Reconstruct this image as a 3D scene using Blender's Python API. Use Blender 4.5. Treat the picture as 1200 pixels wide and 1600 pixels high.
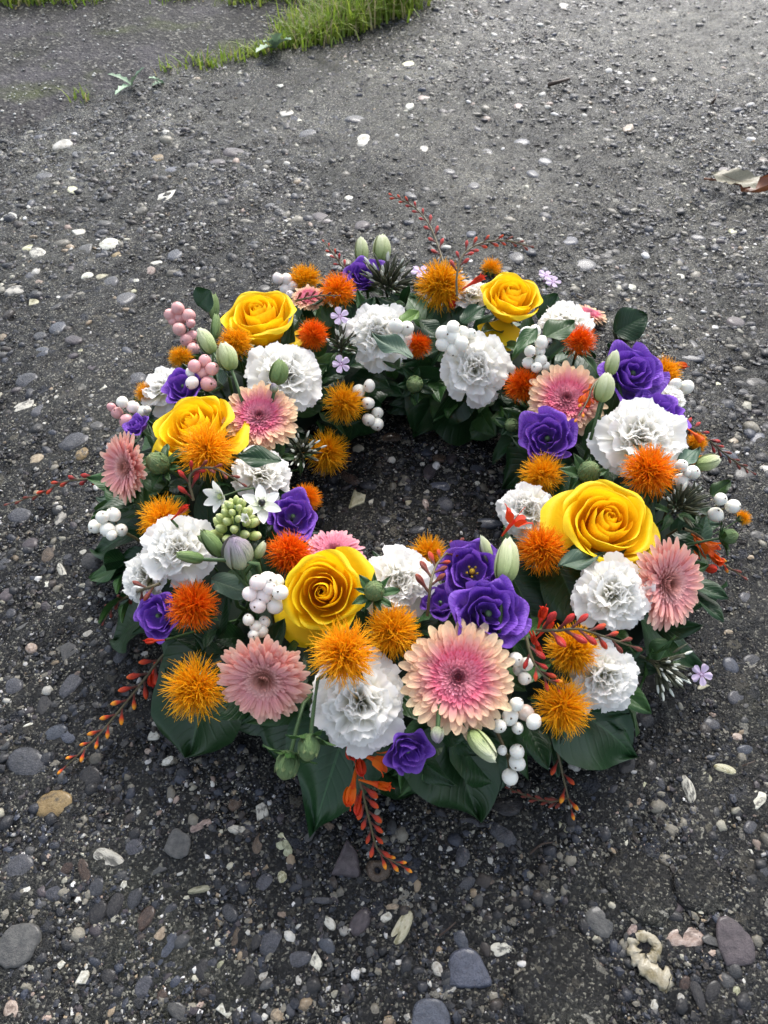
import bpy, math, random
import numpy as np
from mathutils import Vector, Matrix, Quaternion

for o in list(bpy.data.objects):
    bpy.data.objects.remove(o)
random.seed(11)
rng = np.random.default_rng(11)
sc = bpy.context.scene
COL = sc.collection

# ------------------------------------------------------------------ camera
H = 0.50
PITCH = math.radians(51.0)
FPX = 1200.0
cd = bpy.data.cameras.new('camera')
cam = bpy.data.objects.new('camera', cd)
COL.objects.link(cam)
cam.location = (0, 0, H)
cam.rotation_euler = (math.radians(90) - PITCH, 0, 0)
cd.sensor_fit = 'VERTICAL'
cd.sensor_height = 34.6
cd.lens = 34.6 * FPX / 1600.0
cd.clip_start = 0.01
cd.clip_end = 400
cd.dof.use_dof = True
cd.dof.focus_distance = 0.56
cd.dof.aperture_fstop = 18
sc.camera = cam

# ------------------------------------------------------------------ sky and sun (overcast)
SUN_EL, SUN_AZ = math.radians(46), math.radians(16)      # azimuth from +Y, towards +X
w = bpy.data.worlds.new('World')
sc.world = w
w.use_nodes = True
wn = w.node_tree
wn.nodes.clear()
sky = wn.nodes.new('ShaderNodeTexSky')
sky.sky_type = 'NISHITA'
sky.sun_disc = False
sky.sun_elevation = SUN_EL
sky.sun_rotation = SUN_AZ
sky.air_density = 1.0
sky.dust_density = 3.0
sky.ozone_density = 1.0
hs = wn.nodes.new('ShaderNodeHueSaturation')
hs.inputs['Saturation'].default_value = 0.55
bg = wn.nodes.new('ShaderNodeBackground')
bg.inputs['Strength'].default_value = 0.15
wo = wn.nodes.new('ShaderNodeOutputWorld')
wn.links.new(sky.outputs[0], hs.inputs['Color'])
wn.links.new(hs.outputs[0], bg.inputs[0])
wn.links.new(bg.outputs[0], wo.inputs[0])
sd = bpy.data.lights.new('sun', 'SUN')
sd.energy = 1.1
sd.angle = math.radians(27)
sd.color = (1.0, 0.985, 0.96)
sun = bpy.data.objects.new('sun', sd)
COL.objects.link(sun)
sdir = Vector((math.sin(SUN_AZ) * math.cos(SUN_EL), math.cos(SUN_AZ) * math.cos(SUN_EL), math.sin(SUN_EL)))
sun.rotation_euler = (-sdir).to_track_quat('-Z', 'Y').to_euler()
sun.location = sdir * 5
sc.view_settings.view_transform = 'Standard'
sc.view_settings.look = 'None'
sc.view_settings.exposure = 1.30
sc.view_settings.gamma = 1.0
sc.view_settings.use_curve_mapping = False
sc.render.engine = 'CYCLES'
sc.cycles.max_bounces = 8

# ------------------------------------------------------------------ pixel -> place
SP, CP = math.sin(PITCH), math.cos(PITCH)
def ray(px, py):
    a, b = (px - 600) / FPX, (py - 800) / FPX
    return Vector((a, CP - b * SP, -SP - b * CP))        # one unit of depth along the axis
CAMP = Vector((0, 0, H))
def at(px, py, z=0.0):
    r = ray(px, py)
    return CAMP + r * ((H - z) / -r.z)
RC = Vector((0.020, 0.402, 0))       # centre of the wreath
RR = 0.163
def dome(rho):                       # height of the flower heads over the ring
    t = abs(rho - RR) / 0.088
    if t < 1:
        return 0.042 + 0.058 * math.sqrt(1 - t * t)
    return max(0.01, 0.042 - (t - 1) * 0.06)
def surf(px, py, d=0.0):
    r = ray(px, py)
    best, bt = 9, None
    t = 0.25
    while t < 1.0:
        p = CAMP + r * t
        rho = math.hypot(p.x - RC.x, p.y - RC.y)
        f = p.z - dome(rho)
        if f < 0:
            bt = t
            break
        if f < best:
            best, bt = f, t
        t += 0.002
        if p.z < 0.005:
            break
    return CAMP + r * (bt - d), bt - d
def depth(p):
    return (p - CAMP).dot(Vector((0, CP, -SP)))
def radial(p):
    v = Vector((p.x - RC.x, p.y - RC.y, 0))
    return v.normalized(), v.length
def facing(p, c=0.2, n=None):
    if n is not None:
        return Vector(n).normalized()
    rv, rho = radial(p)
    k = max(-1.1, min(1.1, (rho - RR) / 0.085))
    v = (rv * k * 0.85 + Vector((0, 0, 1))).normalized()
    return (v * (1 - c) + (CAMP - p).normalized() * c).normalized()

# ------------------------------------------------------------------ objects
def link(name, data, parent=None, mw=None):
    o = bpy.data.objects.new(name, data)
    COL.objects.link(o)
    if parent is not None:
        o.parent = parent
    if mw is not None:
        o.matrix_basis = mw
    return o
def tag(o, label=None, cat=None, group=None, kind=None):
    if label: o['label'] = label
    if cat: o['category'] = cat
    if group: o['group'] = group
    if kind: o['kind'] = kind
    return o
def root(name, label, cat, group, loc, n=None, scale=1.0, spin=None):
    o = bpy.data.objects.new(name, None)
    COL.objects.link(o)
    o.empty_display_size = 0.01
    o.location = loc
    if n is not None:
        q = Vector((0, 0, 1)).rotation_difference(n)
        q = q @ Quaternion((0, 0, 1), random.uniform(0, 6.28) if spin is None else spin)
        o.rotation_mode = 'QUATERNION'
        o.rotation_quaternion = q
    o.scale = (scale,) * 3
    tag(o, label, cat, group)
    return o
def mat_of(o):
    return Matrix.LocRotScale(o.location, o.rotation_quaternion if o.rotation_mode == 'QUATERNION' else o.rotation_euler, o.scale)
def rotz(a, tilt=0.0, s=1.0, z=0.0):
    return Matrix.Translation((0, 0, z)) @ Matrix.Rotation(a, 4, 'Z') @ Matrix.Rotation(-tilt, 4, 'Y') @ Matrix.Scale(s, 4)
def basis(loc, zdir, s=1.0, spin=0.0):
    q = Vector((0, 0, 1)).rotation_difference(Vector(zdir).normalized()) @ Quaternion((0, 0, 1), spin)
    return Matrix.Translation(loc) @ q.to_matrix().to_4x4() @ Matrix.Scale(s, 4)

# ------------------------------------------------------------------ meshes
def mesh_np(name, V, F, uv=None, mats=(), smooth=True, fmat=None, attr=None, colour=None):
    """V (n,3), F list of arrays (m,k) with k = 3 or 4"""
    V = np.asarray(V, dtype=np.float32)
    if not isinstance(F, list):
        F = [F]
    F = [np.asarray(f, dtype=np.int32) for f in F if len(f)]
    loops = np.concatenate([f.ravel() for f in F])
    tot = np.concatenate([np.full(len(f), f.shape[1], dtype=np.int32) for f in F])
    start = np.concatenate([[0], np.cumsum(tot)[:-1]]).astype(np.int32)
    me = bpy.data.meshes.new(name)
    me.vertices.add(len(V)); me.vertices.foreach_set('co', V.ravel())
    me.loops.add(len(loops)); me.loops.foreach_set('vertex_index', loops)
    me.polygons.add(len(tot)); me.polygons.foreach_set('loop_start', start)
    try:
        me.polygons.foreach_set('loop_total', tot)
    except Exception:
        pass
    me.polygons.foreach_set('use_smooth', np.full(len(tot), smooth, dtype=bool))
    if uv is not None:
        l = me.uv_layers.new(name='UVMap')
        l.data.foreach_set('uv', np.asarray(uv, dtype=np.float32)[loops].ravel())
    if fmat is not None:
        me.polygons.foreach_set('material_index', np.asarray(fmat, dtype=np.int32))
    if attr is not None:
        for k, a in attr.items():
            at_ = me.attributes.new(k, 'FLOAT', 'POINT')
            at_.data.foreach_set('value', np.asarray(a, dtype=np.float32))
    if colour is not None:
        at_ = me.attributes.new('tint', 'FLOAT_COLOR', 'POINT')
        at_.data.foreach_set('color', np.asarray(colour, dtype=np.float32).ravel())
    for m in mats:
        me.materials.append(m)
    me.update(calc_edges=True)
    me.validate()
    return me
def gridpts(fn, nu, nv):
    U, Vv = np.meshgrid(np.linspace(-1, 1, nu), np.linspace(0, 1, nv))
    X, Y, Z = fn(U, Vv)
    P = np.stack([X.ravel(), Y.ravel(), Z.ravel()], 1)
    i = np.arange(nv - 1)[:, None] * nu + np.arange(nu - 1)[None, :]
    F = np.stack([i, i + 1, i + nu + 1, i + nu], -1).reshape(-1, 4)
    uv = np.stack([(U.ravel() + 1) / 2, Vv.ravel()], 1)
    return P, F, uv
def gridmesh(name, fn, nu, nv, mats, **k):
    P, F, uv = gridpts(fn, nu, nv)
    return mesh_np(name, P, F, uv, mats, **k)
class MB:
    """collects pieces that make ONE mesh"""
    def __init__(s):
        s.v, s.q, s.t, s.uv, s.qm, s.tm, s.n = [], [], [], [], [], [], 0
    def add(s, P, F, uv=None, m=0):
        P = np.asarray(P, float); F = np.asarray(F, int)
        s.v.append(P)
        s.uv.append(np.zeros((len(P), 2)) if uv is None else uv)
        (s.q if F.shape[1] == 4 else s.t).append(F + s.n)
        (s.qm if F.shape[1] == 4 else s.tm).append(np.full(len(F), m))
        s.n += len(P)
    def tube(s, pts, rad, n=6, m=0, cap=True):
        pts = [Vector(p) for p in pts]
        if not hasattr(rad, '__len__'): rad = [rad] * len(pts)
        P, uv = [], []
        up = Vector((0.3, 0.2, 1))
        for i, p in enumerate(pts):
            t = (pts[min(i + 1, len(pts) - 1)] - pts[max(i - 1, 0)]).normalized()
            a = t.cross(up)
            if a.length < 1e-3: a = t.cross(Vector((1, 0, 0)))
            a.normalize(); b = t.cross(a)
            for k in range(n):
                an = 2 * math.pi * k / n
                P.append(p + (a * math.cos(an) + b * math.sin(an)) * rad[i])
                uv.append((k / n, i / max(1, len(pts) - 1)))
        F = [(i * n + k, i * n + (k + 1) % n, (i + 1) * n + (k + 1) % n, (i + 1) * n + k) for i in range(len(pts) - 1) for k in range(n)]
        s.add(P, F, np.array(uv), m)
        if cap:
            e = (len(pts) - 1) * n
            s.add([P[e + k] for k in range(n)] + [pts[-1] + (pts[-1] - pts[-2]).normalized() * rad[-1] * 0.7],
                  [(k, (k + 1) % n, n) for k in range(n)], np.array([(0, 1.0)] * (n + 1)), m)
    def lathe(s, prof, n=12, m=0, mod=None, mw=None):
        P, uv = [], []
        for i, (r, z) in enumerate(prof):
            for k in range(n):
                a = 2 * math.pi * k / n
                q = 1.0 if mod is None else mod(a, i / (len(prof) - 1))
                p = Vector((r * q * math.cos(a), r * q * math.sin(a), z))
                P.append(mw @ p if mw else p)
                uv.append((k / n, i / (len(prof) - 1)))
        F = [(i * n + k, i * n + (k + 1) % n, (i + 1) * n + (k + 1) % n, (i + 1) * n + k) for i in range(len(prof) - 1) for k in range(n)]
        s.add(P, F, np.array(uv), m)
    def grid(s, fn, nu, nv, m=0, mw=None):
        P, F, uv = gridpts(fn, nu, nv)
        if mw is not None:
            M = np.array(mw)
            P = P @ M[:3, :3].T + M[:3, 3]
        s.add(P, F, uv, m)
    def mesh(s, name, mats, smooth=True):
        F, fm = [], []
        if s.q: F.append(np.concatenate(s.q)); fm.append(np.concatenate(s.qm))
        if s.t: F.append(np.concatenate(s.t)); fm.append(np.concatenate(s.tm))
        return mesh_np(name, np.concatenate(s.v), F, np.concatenate(s.uv), mats, smooth, np.concatenate(fm))
def bez(c, v):
    c = np.array(c, float)
    b = [(1 - v) ** 3, 3 * v * (1 - v) ** 2, 3 * v * v * (1 - v), v ** 3]
    return sum(b[i] * c[i, 0] for i in range(4)), sum(b[i] * c[i, 1] for i in range(4))
def spline(pts, n):
    """Catmull-Rom through the points"""
    pts = [Vector(p) for p in pts]
    if len(pts) == 2:
        return [pts[0].lerp(pts[1], i / (n - 1)) for i in range(n)]
    q = [pts[0] * 2 - pts[1]] + pts + [pts[-1] * 2 - pts[-2]]
    out = []
    for i in range(n):
        t = i / (n - 1) * (len(pts) - 1)
        k = min(int(t), len(pts) - 2); t -= k
        a, b, c, d = q[k:k + 4]
        out.append(0.5 * ((2 * b) + (c - a) * t + (2 * a - 5 * b + 4 * c - d) * t * t + (3 * b - a - 3 * c + d) * t ** 3))
    return out

# ------------------------------------------------------------------ materials
class NT:
    def __init__(s, name):
        s.m = bpy.data.materials.new(name)
        s.m.use_nodes = True
        s.nt = s.m.node_tree
        s.nt.nodes.clear()
        s.out = s.n('ShaderNodeOutputMaterial')
    def n(s, t, **k):
        x = s.nt.nodes.new(t)
        for a, b in k.items(): setattr(x, a, b)
        return x
    def l(s, a, b):
        s.nt.links.new(a, b)
    def val(s, node, name, v):
        if hasattr(v, 'is_output'): s.l(v, node.inputs[name])
        else: node.inputs[name].default_value = v
    def coord(s, kind='Object'):
        return s.n('ShaderNodeTexCoord').outputs[kind]
    def noise(s, vec, scale, detail=4, rough=0.6, out='Fac'):
        x = s.n('ShaderNodeTexNoise')
        if vec is not None: s.l(vec, x.inputs['Vector'])
        x.inputs['Scale'].default_value = scale; x.inputs['Detail'].default_value = detail; x.inputs['Roughness'].default_value = rough
        return x.outputs[out]
    def voro(s, vec, scale, out='Distance', feature='F1', rnd=1.0):
        x = s.n('ShaderNodeTexVoronoi', feature=feature)
        s.l(vec, x.inputs['Vector'])
        x.inputs['Scale'].default_value = scale
        x.inputs['Randomness'].default_value = rnd
        return x.outputs[out]
    def ramp(s, fac, stops, interp='LINEAR'):
        x = s.n('ShaderNodeValToRGB')
        x.color_ramp.interpolation = interp
        e = x.color_ramp.elements
        while len(e) < len(stops): e.new(0.5)
        for i, (p, c) in enumerate(stops):
            e[i].position = p
            e[i].color = (*c, 1) if len(c) == 3 else c
        s.l(fac, x.inputs[0])
        return x.outputs[0]
    def math(s, op, a, b=0.0, c=None, clamp=False):
        x = s.n('ShaderNodeMath', operation=op, use_clamp=clamp)
        s.val(x, 0, a); s.val(x, 1, b)
        if c is not None: s.val(x, 2, c)
        return x.outputs[0]
    def mix(s, fac, a, b, mode='MIX'):
        x = s.n('ShaderNodeMix', data_type='RGBA', blend_type=mode)
        s.val(x, 0, fac)
        for i, v in ((6, a), (7, b)):
            if hasattr(v, 'is_output'): s.l(v, x.inputs[i])
            else: x.inputs[i].default_value = (*v, 1)
        return x.outputs[2]
    def bump(s, h, strength=0.3, dist=0.001, prev=None):
        x = s.n('ShaderNodeBump')
        x.inputs['Strength'].default_value = strength; x.inputs['Distance'].default_value = dist
        s.l(h, x.inputs['Height'])
        if prev is not None: s.l(prev, x.inputs['Normal'])
        return x.outputs[0]
    def bsdf(s, col, rough=0.5, spec=0.5, normal=None, coat=0.0, trans=0.0, sss=0.0, coat_rough=0.1):
        p = s.n('ShaderNodeBsdfPrincipled')
        if hasattr(col, 'is_output'): s.l(col, p.inputs['Base Color'])
        else: p.inputs['Base Color'].default_value = (*col, 1)
        s.val(p, 'Roughness', rough)
        s.val(p, 'Specular IOR Level', spec)
        s.val(p, 'Coat Weight', coat)
        p.inputs['Coat Roughness'].default_value = coat_rough
        p.inputs['Coat IOR'].default_value = 1.33
        if sss:
            p.inputs['Subsurface Weight'].default_value = sss
            p.inputs['Subsurface Radius'].default_value = (1, 0.8, 0.6)
            p.inputs['Subsurface Scale'].default_value = 0.004
        if normal is not None: s.l(normal, p.inputs['Normal'])
        last = p.outputs[0]
        if trans:
            t = s.n('ShaderNodeBsdfTranslucent')
            if hasattr(col, 'is_output'): s.l(col, t.inputs[0])
            else: t.inputs[0].default_value = (*col, 1)
            m = s.n('ShaderNodeMixShader')
            m.inputs[0].default_value = trans
            s.l(last, m.inputs[1]); s.l(t.outputs[0], m.inputs[2])
            last = m.outputs[0]
        s.l(last, s.out.inputs['Surface'])
        return s.m
    def vary(s, col, hue=0.0, val=0.12, noise=None):
        """per-object brightness and hue differences"""
        oi = s.n('ShaderNodeObjectInfo').outputs['Random']
        h = s.n('ShaderNodeHueSaturation')
        s.l(s.math('MULTIPLY_ADD', oi, hue, 0.5 - hue / 2), h.inputs['Hue'])
        v = s.math('MULTIPLY_ADD', oi, val, 1 - val / 2)
        if noise is not None:
            v = s.math('MULTIPLY', v, noise)
        s.l(v, h.inputs['Value'])
        s.l(col, h.inputs['Color'])
        return h.outputs[0]

def petal_mat(name, stops, rough=0.5, trans=0.28, vein=0.15, val=0.08, spec=0.3, edge=None, blotch=0.1):
    s = NT(name)
    uv = s.n('ShaderNodeSeparateXYZ'); tc = s.n('ShaderNodeTexCoord')
    s.l(tc.outputs['UV'], uv.inputs[0])
    col = s.ramp(uv.outputs[1], stops)
    mp = s.n('ShaderNodeMapping'); mp.inputs['Scale'].default_value = (26, 2.0, 1)
    s.l(tc.outputs['UV'], mp.inputs[0])
    st = s.noise(mp.outputs[0], 1.0, 3, 0.6)
    nz = s.noise(tc.outputs['Object'], 3.0, 4)
    f = s.math('MULTIPLY', s.math('MULTIPLY_ADD', st, vein, 1 - vein / 2), s.math('MULTIPLY_ADD', nz, blotch, 1 - blotch / 2))
    col = s.vary(col, 0.0, val, f)
    return s.bsdf(col, rough, spec, s.bump(st, vein * 1.8, 0.02), trans=trans)

M = {}
Y1, Y2 = (0.95, 0.67, 0.010), (0.96, 0.72, 0.02)
M['rose'] = petal_mat('rose_petal', [(0, (0.75, 0.46, 0.02)), (0.45, (0.94, 0.60, 0.008)), (0.86, Y1), (1, Y2)], 0.55, 0.36, 0.05)
M['rose_in'] = petal_mat('rose_heart', [(0, (0.88, 0.42, 0.004)), (0.6, (0.93, 0.53, 0.006)), (1, (0.95, 0.64, 0.012))], 0.55, 0.30, 0.06)
M['carn'] = petal_mat('carnation_petal', [(0, (0.76, 0.78, 0.50)), (0.35, (0.92, 0.90, 0.72)), (0.7, (0.93, 0.91, 0.84)), (1, (0.93, 0.92, 0.89))], 0.6, 0.45, 0.05, 0.05, blotch=0.05)
M['lis'] = petal_mat('lisianthus_petal', [(0, (0.38, 0.32, 0.48)), (0.28, (0.26, 0.12, 0.52)), (0.7, (0.17, 0.055, 0.46)), (1, (0.27, 0.11, 0.58))], 0.5, 0.22, 0.22, 0.2)
def rad_mat(name, stops):
    s = NT(name)
    a = s.n('ShaderNodeAttribute', attribute_name='rad').outputs['Fac']
    tc = s.n('ShaderNodeTexCoord')
    mp = s.n('ShaderNodeMapping'); mp.inputs['Scale'].default_value = (7, 1.2, 1)
    s.l(tc.outputs['UV'], mp.inputs[0])
    st = s.noise(mp.outputs[0], 1.0, 3)
    a = s.math('ADD', a, s.math('MULTIPLY_ADD', st, 0.10, -0.05))
    col = s.ramp(a, stops)
    col = s.vary(col, 0.012, 0.14, s.math('MULTIPLY_ADD', st, 0.12, 0.94))
    return s.bsdf(col, 0.5, 0.3, s.bump(st, 0.4, 0.02), trans=0.24)
M['ger_peach'] = rad_mat('gerbera_petal', [(0.05, (0.45, 0.14, 0.18)), (0.16, (0.74, 0.30, 0.38)), (0.27, (0.86, 0.34, 0.44)), (0.42, (0.87, 0.20, 0.32)), (0.56, (0.89, 0.36, 0.36)), (0.74, (0.90, 0.56, 0.38)), (1.0, (0.92, 0.72, 0.44))])
M['ger_salmon'] = rad_mat('gerbera_petal', [(0.05, (0.40, 0.17, 0.12)), (0.17, (0.70, 0.34, 0.30)), (0.30, (0.90, 0.52, 0.48)), (0.5, (0.90, 0.40, 0.39)), (0.75, (0.91, 0.47, 0.40)), (1.0, (0.92, 0.62, 0.47))])
M['ger_pink'] = rad_mat('gerbera_petal', [(0.05, (0.3, 0.05, 0.08)), (0.3, (0.82, 0.30, 0.42)), (0.6, (0.84, 0.30, 0.40)), (1.0, (0.86, 0.50, 0.50))])
def tuft_mat(name, stops):
    s = NT(name)
    tc = s.n('ShaderNodeTexCoord')
    uv = s.n('ShaderNodeSeparateXYZ'); s.l(tc.outputs['UV'], uv.inputs[0])
    f = s.math('ADD', uv.outputs[1], s.math('MULTIPLY_ADD', uv.outputs[0], 0.4, -0.2))
    col = s.vary(s.ramp(f, stops), 0.0, 0.1)
    return s.bsdf(col, 0.5, 0.3, trans=0.6)
M['saf_yellow'] = tuft_mat('safflower_yellow', [(0, (0.97, 0.46, 0.004)), (0.5, (0.98, 0.53, 0.008)), (1, (0.98, 0.62, 0.02))])
M['saf_orange'] = tuft_mat('safflower_orange', [(0, (0.95, 0.24, 0.002)), (0.45, (0.97, 0.32, 0.004)), (1, (0.97, 0.48, 0.012))])
M['saf_red'] = tuft_mat('safflower_red', [(0, (0.80, 0.07, 0.003)), (0.5, (0.93, 0.17, 0.003)), (1, (0.96, 0.34, 0.008))])
def leaf_mat(name, c1, c2, rough=0.32, vein=(0.06, 0.12, 0.05), coat=0.3, veins=1.0):
    s = NT(name)
    tc = s.n('ShaderNodeTexCoord')
    uv = s.n('ShaderNodeSeparateXYZ'); s.l(tc.outputs['UV'], uv.inputs[0])
    au = s.math('ABSOLUTE', s.math('SUBTRACT', uv.outputs[0], 0.5))
    mid = s.math('LESS_THAN', au, 0.014)
    # side veins leave the midrib at an angle
    ph = s.math('SUBTRACT', s.math('MULTIPLY', uv.outputs[1], 9.0), s.math('MULTIPLY', au, 6.5))
    fr = s.math('ABSOLUTE', s.math('SUBTRACT', s.math('FRACT', ph), 0.5))
    side = s.math('LESS_THAN', fr, 0.022)
    nz = s.noise(tc.outputs['Object'], 40.0, 5)
    col = s.mix(nz, c1, c2)
    col = s.mix(s.math('MULTIPLY', side, 0.28 * veins), col, vein)
    col = s.mix(s.math('MULTIPLY', mid, 0.75), col, vein)
    col = s.vary(col, 0.02, 0.35)
    h = s.math('ADD', s.math('MULTIPLY', s.math('SMOOTH_MIN', fr, 0.16, 0.1), 1.0), s.math('MULTIPLY', s.math('SMOOTH_MIN', au, 0.06, 0.05), 4.0))
    bp = s.bump(h, 0.5, 0.002)
    bp = s.bump(s.noise(tc.outputs['Object'], 150, 3), 0.12, 0.001, bp)
    return s.bsdf(col, s.math('MULTIPLY_ADD', nz, 0.25, rough - 0.14), 0.36, bp, coat=coat, trans=0.08)
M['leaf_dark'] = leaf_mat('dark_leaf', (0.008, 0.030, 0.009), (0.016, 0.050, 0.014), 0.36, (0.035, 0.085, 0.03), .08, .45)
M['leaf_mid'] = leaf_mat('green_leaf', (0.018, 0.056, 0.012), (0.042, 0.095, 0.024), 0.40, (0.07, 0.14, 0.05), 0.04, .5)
M['leaf_grey'] = leaf_mat('grey_green_leaf', (0.055, 0.10, 0.065), (0.085, 0.14, 0.09), 0.5, (0.14, 0.2, 0.12), 0.05)
M['leaf_lime'] = leaf_mat('light_leaf', (0.08, 0.16, 0.025), (0.12, 0.22, 0.04), 0.45, (0.18, 0.28, 0.08), 0.1)
def plain(name, c, rough=0.5, spec=0.4, var=0.2, sss=0.0, scale=60.0, c2=None, hue=0.0, coat=0.0, bump=0.15, trans=0.0):
    s = NT(name)
    co = s.coord()
    nz = s.noise(co, scale, 4)
    col = s.mix(nz, c, c2 if c2 else tuple(x * 0.7 for x in c))
    col = s.vary(col, hue, var)
    return s.bsdf(col, rough, spec, s.bump(nz, bump, 0.001), coat=coat, sss=sss, trans=trans)
M['stem'] = plain('green_stem', (0.05, 0.10, 0.03))
M['stem_brown'] = plain('brown_stem', (0.09, 0.055, 0.03), c2=(0.10, 0.10, 0.04))
M['calyx'] = plain('green_calyx', (0.07, 0.13, 0.045), c2=(0.11, 0.18, 0.07), scale=8)
M['foam'] = plain('floral_foam', (0.010, 0.022, 0.012), 0.9)
M['stigma'] = plain('yellow_stigma', (0.75, 0.48, 0.02))
M['dark_eye'] = plain('dark_eye', (0.012, 0.012, 0.010), 0.25)
M['berry_tip'] = plain('berry_tip', (0.13, 0.085, 0.05), 0.8)
M['berry_white'] = plain('white_berry', (0.80, 0.78, 0.70), 0.35, 0.45, 0.08, 0.25, 3.0, (0.76, 0.74, 0.64), bump=0.03)
M['berry_blush'] = plain('blush_berry', (0.82, 0.68, 0.64), 0.35, 0.45, 0.10, 0.25, 1.6, (0.82, 0.78, 0.72), 0.02, bump=0.03)
M['berry_pink'] = plain('pink_berry', (0.62, 0.27, 0.29), 0.38, 0.45, 0.2, 0.2, 1.8, (0.74, 0.44, 0.40), 0.02, bump=0.03)
M['berry_bruise'] = plain('bruised_berry', (0.80, 0.76, 0.68), 0.35, 0.45, 0.05, 0.2, 1.0, (0.30, 0.12, 0.05), bump=0.03)
def grad(name, stops, rough=0.4, trans=0.0, var=0.15, spec=0.4, streak=0.25, nu=14):
    return petal_mat(name, stops, rough, trans, streak, var, spec)
M['croc'] = grad('crocosmia_bud', [(0, (0.06, 0.035, 0.02)), (0.3, (0.12, 0.025, 0.015)), (0.5, (0.45, 0.03, 0.012)), (0.75, (0.65, 0.07, 0.012)), (1, (0.70, 0.22, 0.02))])
M['croc_dark'] = grad('dark_crocosmia_bud', [(0, (0.09, 0.06, 0.02)), (0.3, (0.13, 0.03, 0.02)), (0.75, (0.22, 0.035, 0.02)), (1, (0.45, 0.10, 0.02))])
M['croc_red'] = grad('red_crocosmia_bud', [(0, (0.06, 0.03, 0.02)), (0.35, (0.14, 0.015, 0.012)), (0.6, (0.45, 0.02, 0.015)), (1, (0.55, 0.025, 0.018))])
M['croc_yel'] = grad('fire_crocosmia_bud', [(0, (0.08, 0.03, 0.02)), (0.35, (0.20, 0.025, 0.015)), (0.5, (0.60, 0.045, 0.01)), (0.68, (0.85, 0.34, 0.015)), (0.85, (0.85, 0.28, 0.012)), (1, (0.55, 0.03, 0.01))])
M['croc_petal'] = petal_mat('crocosmia_petal', [(0, (0.75, 0.16, 0.005)), (0.5, (0.80, 0.14, 0.008)), (1, (0.78, 0.07, 0.012))], 0.45, 0.25)
M['croc_petal_red'] = petal_mat('red_crocosmia_petal', [(0, (0.55, 0.05, 0.005)), (1, (0.66, 0.035, 0.015))], 0.45, 0.25)
M['phlox_calyx'] = plain('phlox_calyx', (0.045, 0.065, 0.03), c2=(0.06, 0.045, 0.03), scale=2)
M['phlox_tip'] = plain('phlox_bud_tip', (0.70, 0.72, 0.62), var=0.25)
M['phlox_petal'] = petal_mat('phlox_petal', [(0, (0.45, 0.20, 0.40)), (0.3, (0.66, 0.52, 0.72)), (1, (0.72, 0.60, 0.76))], 0.5, 0.3)
M['bud_pale'] = petal_mat('pale_bud', [(0, (0.20, 0.30, 0.08)), (0.4, (0.40, 0.48, 0.20)), (0.8, (0.60, 0.64, 0.38)), (1, (0.70, 0.72, 0.52))], 0.5, 0.15, 0.25)
M['bud_green'] = petal_mat('green_bud', [(0, (0.10, 0.18, 0.05)), (0.6, (0.20, 0.30, 0.10)), (1, (0.30, 0.40, 0.16))], 0.45, 0.1, 0.3)
M['bud_mauve'] = petal_mat('mauve_bud', [(0, (0.22, 0.30, 0.12)), (0.5, (0.36, 0.40, 0.26)), (1, (0.40, 0.32, 0.40))], 0.45, 0.1, 0.3)
M['globe'] = petal_mat('globe_bud', [(0, (0.07, 0.13, 0.045)), (0.6, (0.15, 0.23, 0.09)), (1, (0.30, 0.36, 0.15))], 0.45, 0.05, 0.35)
M['star'] = petal_mat('star_petal', [(0, (0.62, 0.68, 0.45)), (0.4, (0.82, 0.82, 0.74)), (1, (0.85, 0.85, 0.82))], 0.5, 0.25, 0.08)
M['star_bud'] = petal_mat('star_bud', [(0, (0.34, 0.44, 0.10)), (0.5, (0.54, 0.62, 0.22)), (1, (0.70, 0.74, 0.42))], 0.45, 0.15, 0.2)

# ================================================================== GROUND
def gz(x, y):
    return (0.0022 * np.sin(9.1 * x + 1.3) * np.cos(7.3 * y + .4) + 0.0013 * np.sin(23 * x + 11 * y + 2)
            + 0.0009 * np.sin(47 * x - 31 * y) + 0.0006 * np.sin(83 * x + 71 * y + 1) + 0.0005 * np.cos(131 * y - 97 * x))
def gzs(x, y): return float(gz(np.float64(x), np.float64(y)))

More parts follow.
